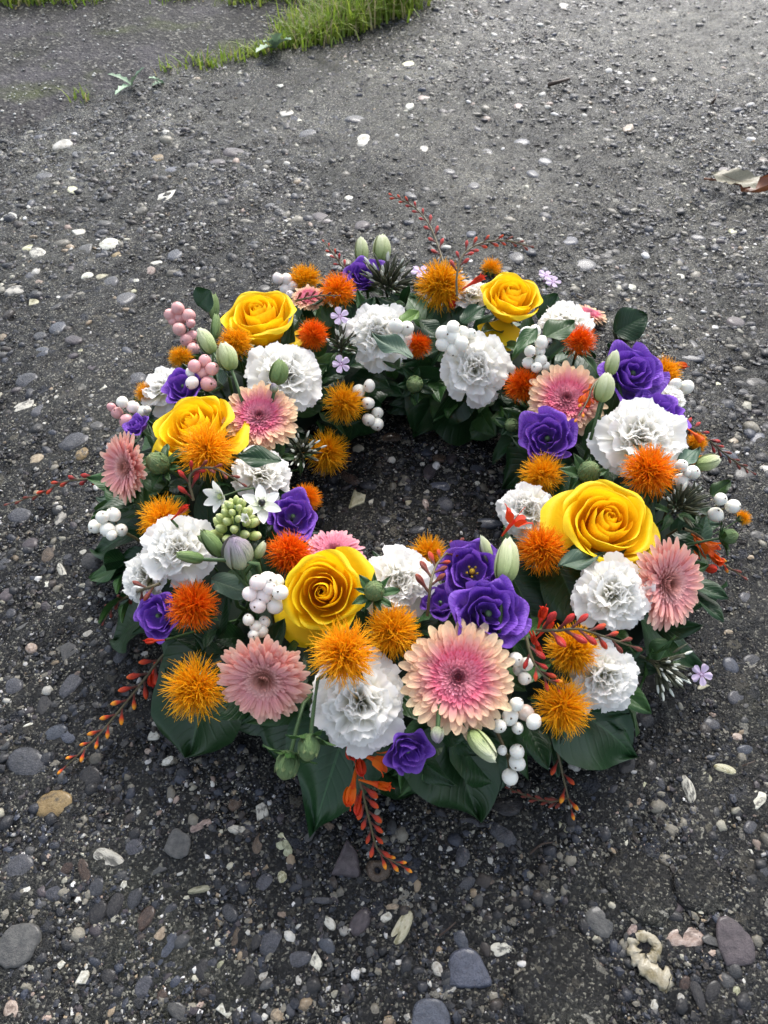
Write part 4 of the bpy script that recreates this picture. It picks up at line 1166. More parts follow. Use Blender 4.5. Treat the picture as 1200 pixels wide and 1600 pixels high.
def berries(lst, label, colour='white', d=.006, leaves=0, group='snowberry sprigs in the wreath'):
    """lst of (px, py, diameter px[, colour])"""
    cx = sum(b_[0] for b_ in lst) / len(lst); cy = sum(b_[1] for b_ in lst) / len(lst)
    c, t0 = surf(cx, cy, d)
    rv, rho = radial(c)
    tgt = RC + rv * (RR + max(-.035, min(.035, rho - RR))) + Vector((0, 0, .04))
    nn = facing(c, .3)
    rt = root('snowberry_sprig', label, 'berry sprig', group, c)
    hub = c - nn * .012
    for i, e in enumerate(lst):
        col = e[3] if len(e) > 3 else colour
        if isinstance(col, str) and not col.startswith('berry'): col = 'berry_' + col
        r_ = ray(e[0], e[1])
        off = ((i * 7) % 5 - 2) * .0018
        p = CAMP + r_ * (t0 + off)
        s_ = e[2] / 2 / FPX * t0 * random.uniform(.84, .98)
        ax = (p - hub).normalized() * .8 + Vector([random.uniform(-.7, .7) for _ in range(3)]) + (CAMP - p).normalized() * .05
        link('berry', random.choice(BERRY[col]), rt, basis(p - c, ax, s_ * random.uniform(.95, 1.05), random.uniform(0, 6)) @ Matrix.Diagonal((1, random.uniform(.9, 1), random.uniform(.9, 1.08), 1)))
    b = MB()
    b.tube([x - c for x in spline([tgt, hub.lerp(tgt, .4) + Vector((0, 0, .004)), hub], 7)], .0011, 6)
    link('stem', b.mesh('stem', [M['stem_brown']]), rt)
    for e in lst:
        p = CAMP + ray(e[0], e[1]) * t0
        b = MB(); b.tube([hub - c, p.lerp(hub, .3) - c], .0006, 5)
        link('stalk', b.mesh('stalk', [M['stem_brown']]), rt)
    return rt

# buds
def bud_mesh(name, mat, lobes=5, twist=2.2, fat=.36, depth_=.10, tipr=.05):
    b = MB()
    pr = [(.05, 0), (fat * .55, .06), (fat * .92, .22), (fat, .42), (fat * .80, .64), (fat * .5, .84), (tipr * 1.6, .97), (tipr, 1.0), (0, 1.0)]
    fine = []
    for i in range(22):
        t = i / 21
        zz = t
        rr = float(np.interp(zz, [p[1] for p in pr[:-1]], [p[0] for p in pr[:-1]]))
        fine.append((rr if i < 21 else 0.0, zz))
    def mod(a, t):
        f = ((a + twist * t) * lobes / 6.2832) % 1.0
        return 1 + depth_ * (f - .5) * (1 if t < .97 else .3)
    b.lathe(fine, 50, 0, mod)
    return b.mesh(name, [M[mat]])
BUD = {k: bud_mesh('bud', m, *a) for k, (m, a) in {
    'pale': ('bud_pale', (5, 2.4, .27, .34, .05)), 'green': ('bud_green', (5, 1.6, .25, .22, .03)),
    'mauve': ('bud_mauve', (6, 1.2, .44, .20, .10)), 'slim': ('bud_green', (5, 1.2, .19, .10, .02))}.items()}
BUDP = {}
for k, (m_, f_) in {'pale': ('bud_pale', .30), 'green': ('bud_green', .28), 'mauve': ('bud_mauve', .46), 'slim': ('bud_green', .20)}.items():
    BUDP[k] = [gridmesh('bud_petal', cup_petal(150, [(.06, 0), (f_ * 1.25, .08), (f_ * 1.12, .72), (.07 + .02 * v_, 1.0 - .05 * v_)], .20, .16, .012, 0, 300 + v_, .03), 15, 14, [M[m_]]) for v_ in range(3)]
CALSEP = gridmesh('sepal', leaf_fn(.10, 'lance', .3, -.12, .01, 4), 3, 7, [M['calyx']])
def bud(bpx, tpx, label, kind='pale', d=.012, dt=None, stem=True, group='flower buds in the wreath', fat=1.0, sepals=5, name='lisianthus_bud'):
    """bud from its base pixel to its tip pixel"""
    p, t = surf(*bpx, d)
    q = CAMP + ray(*tpx) * (t + (dt if dt is not None else -.006))
    ax = q - p; L = ax.length
    rt = root(name, label, 'flower bud', group, p, ax.normalized(), L)
    link('bud', BUD[kind], rt, Matrix.Diagonal((fat * .72, fat * .72, .96, 1)))
    for i in range(5):
        link('petal', random.choice(BUDP[kind]), rt, Matrix.Diagonal((fat * .84, fat * .84, 1, 1)) @ rotz(i * 1.257 + random.uniform(-.15, .15), 0, random.uniform(.95, 1.03)))
    for i in range(sepals):
        link('sepal', CALSEP, rt, Matrix.Rotation(i * 6.283 / sepals, 4, 'Z') @ Matrix.Translation((0, .07, 0)) @ Matrix.Rotation(1.1, 4, 'X') @ Matrix.Scale(random.uniform(.35, .6), 4))
    if stem: stem_to_ring(rt, (0, 0, 0), .0013 / L)
    return rt
SCALE = gridmesh('bract', leaf_fn(.55, 'oval', .5, -.3, .02, 6), 7, 8, [M['globe']])
b = MB(); b.lathe([(.05, -.55), (.34, -.45), (.50, -.1), (.46, .25), (.28, .50), (.08, .62), (0, .63)], 16)
GLOBE = b.mesh('bud_core', [M['globe']])
def globe_bud(px, py, wpx, label, leaves=7, mk='leaf_mid', group='green safflower buds in the wreath', **k):
    rt = head('safflower_bud', label, 'flower bud', group, px, py, wpx * 1.25, hc=.1, **k)
    link('bud_core', GLOBE, rt)
    for ring, (n, z, r_, tl, s_) in enumerate([(8, -.40, .36, 1.15, .85), (8, -.15, .46, 1.35, .75), (7, .10, .44, 1.75, .55)]):
        for i in range(n):
            a = i * 6.283 / n + ring * .4
            link('bract', SCALE, rt, Matrix.Rotation(a, 4, 'Z') @ Matrix.Translation((0, r_, z)) @ Matrix.Rotation(tl, 4, 'X') @ Matrix.Scale(s_ * .75, 4))
    for i in range(leaves):
        a = i * 6.283 / leaves + random.uniform(-.2, .2)
        link('leaf', LEAF[(random.choice([0, 2]), mk)], rt, Matrix.Rotation(a, 4, 'Z') @ Matrix.Translation((0, .25, -.5)) @ Matrix.Rotation(random.uniform(.1, .8), 4, 'X') @ Matrix.Scale(random.uniform(.75, 1.05), 4))
    stem_to_ring(rt, (0, 0, -.5), .09)
    return rt

# crocosmia
def croc_bud(mat, fat=.145):
    b = MB()
    pr = [(.04, 0), (.065, .15), (.06, .32), (fat * .62, .48), (fat, .70), (fat * .82, .86), (.05, .98), (0, 1.0)]
    b.lathe(pr, 8, 0, lambda a, t: 1 + .10 * math.cos(3 * a))
    return b.mesh('bud', [M[mat]])
CB = {k: croc_bud(k) for k in ('croc', 'croc_dark', 'croc_red', 'croc_yel')}
def croc_flower(mat):
    ps = []
    b = MB()
    b.lathe([(.025, 0), (.04, .2), (.055, .4), (.10, .58)], 10)
    b.tube([(0, 0, .5), (.02, 0, .8), (.05, .0, 1.05)], .012, 4)
    tube = b.mesh('flower_tube', [M[mat]])
    def fn(U, V):
        hw = .115 * np.sin(np.pi * np.clip(.25 + V * .72, 0, 1)) ** .8
        return .075 + .20 * V ** 1.6, U * hw, .5 + .52 * V - .12 * V ** 3 + .5 * hw * U ** 2
    return tube, gridmesh('crocosmia_petal', fn, 5, 9, [M[mat]])
CF = {k: croc_flower(k) for k in ('croc_petal', 'croc_petal_red')}
def add_flower(rt, loc, ax, s_, mk='croc_petal', openv=0.0):
    tube, pet = CF[mk]
    m = basis(loc, ax, s_, random.uniform(0, 1))
    f = link('flower', tube, rt, m)
    for i in range(6):
        link('petal', pet, f, Matrix.Rotation(i * 1.047, 4, 'Z') @ Matrix.Rotation(openv + random.uniform(-.12, .12), 4, 'Y'))
def spray(pts, label, nb, size, kinds, start=.25, flowers=(), d=0, side=1.0, rad=.0011, stemmat='stem_brown', group='crocosmia sprays', spread=.9, taper=.45):
    """pts (px, py, z or None): None = on the flower heads"""
    P = []
    for e in pts:
        if e[2] is None:
            P.append(surf(e[0], e[1], e[3] if len(e) > 3 else .01)[0])
        else:
            P.append(at(e[0], e[1], e[2]))
    o = P[0].copy()
    rt = root('crocosmia_spray', label, 'crocosmia', group, o)
    C_ = [p - o for p in spline(P, 40)]
    b = MB(); b.tube(C_, [rad * (1 - .55 * i / 39) for i in range(40)], 6)
    link('stem', b.mesh('stem', [M[stemmat]]), rt)
    view = (CAMP - P[len(P) // 2]).normalized()
    nb = max(5, int(nb * .8))
    for i in range(nb):
        t = start + (1 - start) * i / max(1, nb - 1)
        k = min(39, int(t * 39)); p = C_[k]
        tn = (C_[min(39, k + 1)] - C_[max(0, k - 1)]).normalized()
        lat = tn.cross(view).normalized() * (1 if i % 2 else -1)
        last = i == nb - 1
        ax = tn * (1.0 if not last else 2) + lat * (spread * (1 - .5 * t)) * (0.1 if last else 1) + view * random.uniform(.0, .4)
        sz = size * (1 - taper * t) * random.uniform(.88, 1.12)
        kd = kinds[min(len(kinds) - 1, int(i / nb * len(kinds)))]
        link('bud', CB[kd], rt, basis(p, ax, sz, random.uniform(0, 6)))
    for (bp, tp, z, mk, op) in flowers:
        if z is None:
            a, t = surf(*bp, .014); q = CAMP + ray(*tp) * (t - .002)
        else:
            a, q = at(*bp, z), at(*tp, z)
        add_flower(rt, a - o, q - a, (q - a).length, mk, op)
    return rt

# phlox
def phlox_bud_mesh():
    b = MB()
    b.lathe([(.02, 0), (.075, .1), (.09, .3), (.075, .5), (.06, .58)], 7, 0)
    b.lathe([(.045, .50), (.055, .62), (.075, .76), (.045, .94), (0, 1.02)], 7, 1)
    m1 = b.mesh('bud', [M['phlox_calyx'], M['phlox_tip']])
    b = MB(); b.lathe([(.02, 0), (.065, .12), (.085, .4), (.06, .7), (.015, 1), (0, 1)], 7, 0)
    return m1, b.mesh('bud', [M['phlox_calyx']])
PB = phlox_bud_mesh()
def pfn(U, V):
    hw = .42 * np.clip(V, 0, 1) ** .7 * np.sqrt(np.clip(1 - np.clip(V - .6, 0, 1) ** 2 * 5, .12, 1))
    return .05 + V * .85, U * hw, .12 * V * (1 - U ** 2) * .6 + .06 * np.sin(4 * U) * V
PHP = gridmesh('phlox_petal', pfn, 7, 7, [M['phlox_petal']])
def phlox_flower(rt, loc, ax, s_):
    b = MB(); b.lathe([(.05, -.9), (.07, -.2), (.10, .02), (.05, .03), (0, .0)], 8)
    f = link('flower', b.mesh('flower_tube', [M['phlox_petal']]), rt, basis(loc, ax, s_, random.uniform(0, 6)))
    for i in range(5):
        link('petal', PHP, f, Matrix.Rotation(i * 1.2566, 4, 'Z') @ Matrix.Rotation(random.uniform(-.2, .1), 4, 'Y'))
def phlox(px, py, wpx, label, n_b=36, cone=62, tips=.6, flowers=(), leaves=4, mk='leaf_mid', **k):
    n_b = int(n_b * 1.6); tips *= .7
    rt = head('phlox_cluster', label, 'phlox', 'phlox clusters in the wreath', px, py, wpx * 1.1, hc=.45, **k)
    for i in range(n_b):
        ct = 1 - random.random() * (1 - math.cos(math.radians(cone))); st = math.sqrt(1 - ct * ct); a = random.uniform(0, 6.283)
        d_ = Vector((st * math.cos(a), st * math.sin(a), ct))
        s0 = random.uniform(.12, .62)
        o = link('bud', PB[0 if random.random() < tips else 1], rt, basis(d_ * s0 + Vector((0, 0, -.05)), d_ + Vector([random.uniform(-.15, .15) for _ in range(3)]), random.uniform(.48, .70), random.uniform(0, 6)))
    b = MB()
    for i in range(7):
        a = i * .9; b.tube([(0, 0, -.5), (.05 * math.cos(a), .05 * math.sin(a), -.1), (.32 * math.cos(a), .32 * math.sin(a), .35)], .025, 5)
    b.tube([(0, 0, -.9), (0, 0, -.4)], .05, 6)
    link('stem', b.mesh('stem', [M['phlox_calyx']]), rt)
    for i in range(leaves):
        a = i * 6.283 / max(1, leaves) + random.uniform(-.3, .3)
        link('leaf', LEAF[(2, mk)], rt, Matrix.Rotation(a, 4, 'Z') @ Matrix.Translation((0, .12, -.35)) @ Matrix.Rotation(random.uniform(.2, .8), 4, 'X') @ Matrix.Scale(random.uniform(.7, 1.0), 4))
    inv = mat_of(rt).inverted(); s_ = rt.scale[0]
    for (fx, fy, fw) in flowers:
        p, t = surf(fx, fy, .02)
        phlox_flower(rt, inv @ p, inv.to_3x3() @ (facing(p, .45)), fw / 2 / FPX * t / s_)
    stem_to_ring(rt, (0, 0, -.85), .05)
    return rt

# ================================================================== THE FLOWERS, placed
# roses
rose(405, 492, 116, 'yellow rose at the back left of the wreath above a white carnation', c=.10, n=(-.12, -.05, 1), d=.006, spin=.3, guards=[(-1.2, 0)])
rose(800, 462, 100, 'tall yellow rose at the back right with one drooping front petal', c=.08, n=(.10, -.14, 1), d=.014, spin=0, guards=[(-1.75, 1)])
rose(300, 664, 126, 'yellow rose at the left side partly hidden by an orange safflower', c=.1, n=(-.2, -.05, 1), d=.012, spin=0, guards=[(-.25, 0), (3.4, 0)])
rose(505, 925, 130, 'yellow rose at the front facing the viewer, large petal hanging at lower left', c=.25, n=(-.05, -.50, .85), d=.020, spin=0, guards=[(-2.3, 1), (.5, 0)])
rose(950, 815, 150, 'largest yellow rose, at the right side beside a pink gerbera', c=.15, n=(.06, -.22, 1), d=.020, spin=0, guards=[(2.75, 0), (-.5, 0)])

# carnations
carnation(450, 582, 124, 'white carnation just below the back left yellow rose', c=.30, d=.010)
carnation(592, 522, 106, 'white carnation at the back with a grey-green leaf and three berries on it', c=.35, n=(-.05, -.6, .75), d=.006)
carnation(745, 572, 114, 'creamy white carnation under the back right rose beside a berry cluster', c=.35, n=(.05, -.6, .75), d=.008)
carnation(1003, 676, 142, 'white carnation at the right between purple lisianthus and an orange safflower', c=.30, d=.012)
carnation(412, 735, 98, 'white carnation on the inner left side above the white star flowers', c=.3, d=.008)
carnation(275, 855, 120, 'white carnation at the far left with green rosebuds lying over it', c=.30, d=.016)
carnation(218, 905, 100, 'half-hidden white carnation hanging over the lower left rim', c=.2, n=(-.7, -.35, .6), d=.004)
carnation(625, 903, 128, 'white carnation at the front edge of the hole beside purple lisianthus', c=.35, n=(.1, -.2, 1), d=.008)
carnation(562, 1098, 160, 'large white carnation at the bottom between two gerberas', c=.45, d=.010)
carnation(962, 925, 126, 'creamy white carnation under the largest rose beside a salmon gerbera', c=.35, d=.014)
carnation(947, 1058, 114, 'lower white carnation at the front right above a broad dark leaf', c=.35, d=.004)
carnation(822, 795, 92, 'white carnation with a red flower lying on it, left of the largest rose', c=.35, n=(-.3, -.35, .8), d=.004)
carnation(888, 495, 88, 'small white carnation at the back right behind a dark leaf', c=.15, d=.004)
carnation(736, 455, 66, 'small white carnation left of the tall back right rose', c=.2, d=.0)
carnation(252, 600, 84, 'white carnation at the back left rim behind a purple lisianthus', c=.15, d=-.002)
carnation(1052, 618, 52, 'small white carnation at the right rim beside three white berries', c=.2, d=-.004)

# gerberas
gerbera(405, 650, 124, 'peach gerbera with pink centre at the left, below a white carnation', c=.35, n=(.05, -.30, .95), d=.014)
gerbera(885, 622, 128, 'peach gerbera with pink centre at the back right with crocosmia across it', c=.3, n=(-.10, -.40, .9), d=.006)
gerbera(196, 730, 112, 'salmon gerbera seen side-on at the left rim beside a yellow rose', mk='ger_salmon', c=.05, n=(-.60, -.55, .58), d=.016, cone=.2)
gerbera(412, 1062, 152, 'salmon pink gerbera at the lower left facing down and outward', mk='ger_salmon', c=.15, n=(-.12, -.80, .50), d=.012, cone=.10)
gerbera(716, 1058, 182, 'large peach gerbera with hot pink centre at the front', c=.6, d=.018)
gerbera(1045, 912, 150, 'dusky pink gerbera at the right rim below the largest rose', mk='ger_salmon', c=.15, n=(.42, -.52, .62), d=.010, cone=.12)
gerbera(522, 862, 104, 'bright pink gerbera peeping out behind the front yellow rose', mk='ger_pink', c=.15, n=(.05, .15, 1), d=.002)
gerbera(922, 490, 56, 'small peach gerbera at the back right behind a white carnation', c=.1, n=(.2, .2, 1), d=-.002)
gerbera(482, 464, 56, 'peach gerbera at the back between safflowers under a dark sprig', c=.1, n=(0, -.1, 1), d=-.004)

# purple lisianthus
lisianthus(285, 602, 68, 'purple lisianthus at the back left beside pink berries', c=.15, n=(-.2, -.3, .9), d=.008, start=1)
lisianthus(568, 428, 64, 'purple lisianthus at the very back behind two pale buds', c=.1, n=(-.1, -.3, .9), d=.002)
lisianthus(990, 582, 104, 'large purple lisianthus at the back right beside pale buds', c=.3, n=(.12, -.4, .85), d=.014)
lisianthus(1030, 640, 94, 'wide open purple lisianthus behind the right white carnation', c=.1, n=(.25, .0, 1), d=-.002)
lisianthus(855, 684, 92, 'purple lisianthus on the inner right edge below a peach gerbera', c=.35, n=(-.25, -.5, .8), d=.012)
lisianthus(458, 806, 80, 'purple lisianthus on the inner left edge above a red-orange safflower', c=.2, n=(.2, -.35, .85), d=.006, start=1)
lisianthus(738, 892, 104, 'purple lisianthus at the front with a yellow eye', c=.35, n=(-.05, -.35, .9), d=.012, eye='stigma', start=1)
lisianthus(764, 958, 124, 'largest purple lisianthus, at the front above the big peach gerbera', c=.4, n=(.1, -.40, .85), d=.026)
lisianthus(245, 962, 78, 'purple lisianthus at the lower left behind a red-orange safflower', c=.2, n=(-.3, -.5, .7), d=.008, start=1)
lisianthus(638, 1175, 80, 'half-closed purple lisianthus at the bottom rim under the white carnation', c=.1, n=(.25, -.75, .5), d=.006)
lisianthus(212, 664, 42, 'small faded purple lisianthus at the left rim behind a rose', c=.1, d=-.002)
lisianthus(688, 940, 66, 'purple lisianthus low in the shade under the yellow-eyed one', c=.2, d=-.004, start=1)

# safflowers
safflower(475, 434, 56, 'orange-yellow safflower at the back left rim beside white berries', 'yellow', c=.1, d=.004)
safflower(527, 451, 60, 'orange safflower at the back between purple lisianthus and yellow safflower', c=.15, d=.008)
safflower(489, 521, 52, 'deep orange safflower right of the back left rose', 'red', c=.25, d=.006)
safflower(367, 533, 58, 'orange safflower behind pale buds below the back left rose', 'yellow', c=.2, d=.006)
safflower(281, 556, 40, 'small orange safflower behind the pink berries', 'yellow', c=.1, d=-.002)
safflower(226, 612, 34, 'tiny orange safflower at the back left rim by mixed berries', 'yellow', True, c=.1, d=-.002)
safflower(541, 630, 62, 'yellow safflower on the inner back left edge beside cream berries', 'yellow', True, c=.1, n=(.6, -.5, .45), d=.008)
safflower(690, 444, 84, 'big golden safflower at the back below the tall red sprig', 'yellow', c=.2, n=(0, -.6, .8), d=.014)
safflower(655, 538, 42, 'small burnt orange safflower at the inner back edge', 'red', c=.3, d=.002)
safflower(768, 417, 34, 'small yellow safflower behind the tall back right rose', 'yellow', True, c=.1, d=-.002)
safflower(816, 601, 60, 'burnt orange safflower left of the back right gerbera', 'red', c=.3, d=.006)
safflower(907, 530, 50, 'ragged orange safflower at the back right in front of white carnation', 'red', True, c=.3, d=.012)
safflower(1040, 580, 56, 'golden safflower at the back right rim behind purple lisianthus', 'yellow', c=.15, d=-.001)
safflower(325, 700, 88, 'golden safflower lying on the left yellow rose', 'yellow', True, c=.3, d=.034)
safflower(514, 706, 68, 'golden safflower on the inner left edge beside phlox buds', 'yellow', True, c=.1, n=(.65, -.35, .55), d=.006)
safflower(480, 776, 50, 'small orange safflower above the inner left purple lisianthus', 'orange', c=.2, d=.002)
safflower(845, 739, 68, 'orange safflower on the inner right edge below purple lisianthus', 'yellow', True, c=.25, d=.004)
safflower(1016, 733, 88, 'large orange safflower on the right white carnation', 'orange', c=.35, d=.026)
safflower(846, 855, 84, 'orange safflower left of the largest rose beside a pale bud', 'orange', c=.4, d=.016)
safflower(453, 862, 76, 'red-orange safflower left of the front yellow rose', 'red', c=.4, d=.014)
safflower(299, 946, 84, 'red-orange safflower at the lower left on purple lisianthus', 'red', c=.35, d=.018)
safflower(301, 1078, 98, 'shaggy golden safflower at the lower left on a broad dark leaf', 'yellow', True, c=.25, n=(-.25, -.6, .6), d=.016)
safflower(537, 1021, 104, 'golden safflower in front of the front yellow rose', 'yellow', True, c=.45, d=.036)
safflower(613, 985, 92, 'orange safflower under a leafy green bud at the front', 'yellow', c=.35, d=.012)
safflower(895, 1014, 88, 'golden safflower at the front right under red crocosmia buds', 'yellow', c=.4, d=.010)
safflower(880, 1105, 86, 'yellow safflower at the lower right beside white berries', 'yellow', True, c=.35, d=.012)
safflower(669, 862, 60, 'orange-yellow safflower at the front edge of the hole', 'yellow', True, c=.1, n=(0, .1, 1), d=-.002)
safflower(252, 808, 74, 'spiky yellow safflower at the far left above the white carnation', 'yellow', True, c=.15, n=(-.3, .05, .9), d=.006)
safflower(1090, 690, 34, 'small orange safflower at the right rim behind dark crocosmia buds', 'yellow', c=.2, d=-.004)
safflower(1094, 722, 26, 'tiny orange safflower beside the pale bud on the right rim', 'yellow', c=.2, d=0)
safflower(1163, 808, 24, 'tiny yellow safflower tip at the far right rim', 'yellow', True, c=.1, n=(.8, .2, .4), d=0)

# snowberries
berries([(708, 512, 26), (693, 521, 26), (722, 521, 28), (707, 527, 28), (693, 537, 28), (721, 537, 27), (708, 547, 26), (736, 522, 20)], 'white berry cluster above the creamy back right carnation', d=.022)
berries([(822, 521, 24), (836, 517, 22), (815, 533, 20), (846, 535, 24), (843, 548, 24), (828, 549, 20), (845, 563, 24), (825, 567, 22), (838, 574, 22), (852, 573, 18)], 'white berry sprig hanging below the tall back right rose', d=.020)
berries([(618, 510, 24), (636, 513, 25), (622, 529, 24)], 'three white berries on the back white carnation', d=.022)
berries([(160, 808, 24), (177, 804, 26), (148, 823, 24), (168, 828, 26), (189, 828, 24), (174, 836, 20)], 'pure white berry cluster at the far left rim', d=.004)
berries([(403, 910, 27), (419, 906, 29, 'white'), (433, 908, 26, 'white'), (390, 928, 27), (411, 931, 30), (438, 926, 28, 'white'), (403, 946, 29), (430, 946, 30, 'white'), (421, 918, 26)], 'blush white berry cluster left of the front yellow rose', 'blush', d=.020)
berries([(388, 968, 20), (400, 979, 22), (413, 972, 22), (396, 992, 22), (408, 986, 24)], 'shaded cream berries hanging below the blush berry cluster', 'white', d=.006)
berries([(806, 1030, 26), (822, 1038, 24), (812, 1046, 24), (820, 1060, 27)], 'white berries right of the large front gerbera', d=.006)
berries([(807, 1100, 26), (797, 1120, 27), (822, 1114, 30, 'bruise'), (834, 1128, 30), (809, 1138, 22), (780, 1135, 26)], 'white berry cluster at the lower right with one bruised brown berry', d=.008)
berries([(808, 1174, 29), (808, 1192, 27), (797, 1214, 28), (785, 1172, 18)], 'white berries hanging lowest under the bottom rim', d=.002)
berries([(1126, 780, 21), (1145, 791, 25), (1118, 804, 26)], 'three white berries at the far right rim', d=.006)
berries([(1065, 727, 24), (1083, 738, 24), (1063, 752, 26), (1073, 738, 14)], 'white berries beside the large orange safflower at right', d=.012)
berries([(577, 603, 20), (560, 612, 24), (590, 645, 20), (576, 656, 22), (589, 663, 22), (575, 630, 22)], 'cream berries in the shade at the inner back left edge', 'white', d=.002)
berries([(434, 435, 20), (448, 436, 20), (446, 452, 20), (453, 461, 16), (458, 448, 18)], 'blush berries at the very back left rim', 'blush', d=.002)
berries([(1056, 600, 22), (1073, 605, 24), (1059, 618, 20)], 'three white berries at the back right rim', d=.004)
berries([(191, 628, 22, 'white'), (208, 636, 23, 'blush'), (221, 645, 23, 'white'), (230, 640, 16, 'white'), (183, 645, 22, 'pink'), (197, 658, 22, 'pink'), (174, 636, 16, 'pink')], 'mixed white and pink berries at the left rim', d=.006)
berries([(278, 482, 22), (266, 492, 20), (283, 496, 22), (295, 493, 22), (270, 502, 18), (280, 514, 24), (291, 531, 22), (300, 527, 24), (302, 545, 22), (291, 555, 20), (298, 505, 16)], 'long pink berry cluster at the back left rim', 'pink', d=.010)
berries([(304, 572, 24), (320, 564, 22), (317, 582, 24), (332, 576, 24), (298, 582, 18, 'white'), (300, 598, 24, 'blush'), (326, 600, 28)], 'dusky pink berry cluster in front of the purple lisianthus at back left', 'pink', d=.018)
berries([(172, 698, 14), (184, 697, 15), (178, 706, 12)], 'tiny blush berries on the left rim behind the salmon gerbera', 'blush', d=-.002)

# pale and green buds
bud((566, 412), (564, 370), 'slim pale bud standing at the back left of a pair', 'pale', d=.012, dt=0.0, fat=.9)
bud((596, 410), (597, 364), 'fatter pale bud standing at the back, right one of a pair', 'pale', d=.010, dt=0.0, fat=1.1)
bud((333, 552), (310, 512), 'pale bud leaning left below the back left rose', 'pale', d=.020, dt=0.004)
bud((362, 578), (348, 534), 'pale bud right of a leaning bud near the left gerbera', 'pale', d=.024, dt=0.004, fat=1.2)
bud((431, 601), (441, 560), 'pale bud lying on the back left carnation', 'green', d=.030, dt=-.004, fat=1.35)
bud((430, 613), (426, 598), 'small round green bud above the left peach gerbera', 'mauve', d=.034, dt=-.003, stem=False)
bud((938, 628), (950, 582), 'large pale bud between back right gerbera and purple lisianthus', 'pale', d=.022, dt=-.004, fat=1.25)
bud((952, 586), (962, 546), 'pale bud leaning on the large back right lisianthus', 'pale', d=.028, dt=-.002)
bud((787, 912), (795, 838), 'long pale bud standing beside the front purple lisianthus', 'pale', d=.028, dt=.008, fat=.95)
bud((734, 1142), (776, 1190), 'pale bud hanging below the large front gerbera', 'pale', d=.016, dt=-.010, fat=.95)
bud((684, 1136), (683, 1162), 'small round green bud at the lower edge of the large gerbera', 'mauve', d=.020, dt=-.006)
bud((1088, 728), (1126, 716), 'pale bud pointing out at the right rim', 'pale', d=.006, dt=.004)
bud((377, 886), (364, 838), 'plump mauve-tinged bud in the left cluster', 'mauve', d=.020, dt=-.012, fat=1.0)
bud((346, 868), (316, 828), 'green rosebud beside the star flower spike', 'green', d=.024, dt=-.004)
bud((318, 874), (274, 866), 'slim green rosebud lying over the far left carnation', 'slim', d=.034, dt=-.004, fat=1.2)
bud((336, 850), (308, 838), 'small closed green bud under the star flowers', 'green', d=.022, dt=-.004)
bud((334, 500), (334, 458), 'slim green bud standing left of the back left rose', 'slim', d=.012, dt=.002)
bud((336, 530), (338, 488), 'second slim green bud lower on the same stem left of the rose', 'slim', d=.016, dt=.002)
bud((400, 872), (414, 846), 'small light green bud beside the red-orange safflower', 'pale', d=.016, dt=-.002)
bud((768, 880), (752, 836), 'split pale green bud at the inner front edge near the pale bud', 'pale', d=.012, dt=.004, fat=.8)

globe_bud(245, 722, 56, 'round green safflower bud between the left rose and salmon gerbera', d=.018, c=.1, n=(-.3, -.2, .8))
globe_bud(921, 736, 56, 'round green safflower bud above the largest rose', d=.012, c=.2, n=(0, -.2, 1))
globe_bud(585, 922, 52, 'leafy green safflower bud over the front rose and carnation', d=.040, c=.2, leaves=9)
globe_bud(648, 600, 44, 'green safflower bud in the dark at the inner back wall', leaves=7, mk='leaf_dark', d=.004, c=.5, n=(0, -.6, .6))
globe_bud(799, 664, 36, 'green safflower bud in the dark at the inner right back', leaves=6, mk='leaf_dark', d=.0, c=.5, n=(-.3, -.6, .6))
globe_bud(482, 1170, 58, 'upper one of two drooping green buds at the bottom left', d=.034, c=.0, n=(-.1, -.85, -.12), leaves=6)
globe_bud(448, 1198, 62, 'lower one of two drooping green buds at the bottom left', d=.034, c=.0, n=(-.2, -.85, -.10), leaves=7)
globe_bud(1140, 838, 40, 'green safflower bud at the far right rim behind orange crocosmia', d=.0, c=.0, n=(.8, .0, .3), leaves=7)

# phlox
phlox(605, 432, 92, 'dark phlox bud cluster at the back beside the big golden safflower', 46, c=.1, d=.004, n=(0, -.15, 1), flowers=[(656, 424, 34)])
phlox(532, 535, 66, 'phlox sprig with two lavender flowers between safflower and white carnation', 24, c=.3, d=.008, n=(0, -.4, .9), flowers=[(531, 494, 32), (533, 569, 32)])
phlox(975, 520, 74, 'fan of phlox buds behind the large back right lisianthus', 40, 50, c=.0, d=.002, n=(.1, .25, 1))
phlox(474, 702, 70, 'phlox bud cluster on the inner left edge beside a golden safflower', 34, c=.3, d=.010, n=(.25, -.3, .9))
phlox(1070, 785, 84, 'phlox bud cluster at the right rim beside the largest rose', 44, c=.15, d=.008, tips=.4)
phlox(1048, 1048, 92, 'drooping phlox buds at the lower right with one lavender flower', 40, c=.05, d=.0, n=(.65, -.55, .2), flowers=[(1096, 1054, 38)])
phlox(858, 436, 34, 'lavender phlox flowers behind the tall back right rose', 8, c=.1, d=-.002, flowers=[(853, 430, 28), (864, 440, 28)], leaves=2)
phlox(1090, 772, 40, 'small white phlox cluster at the right rim by three berries', 16, c=.1, d=-.004, tips=1, leaves=2)

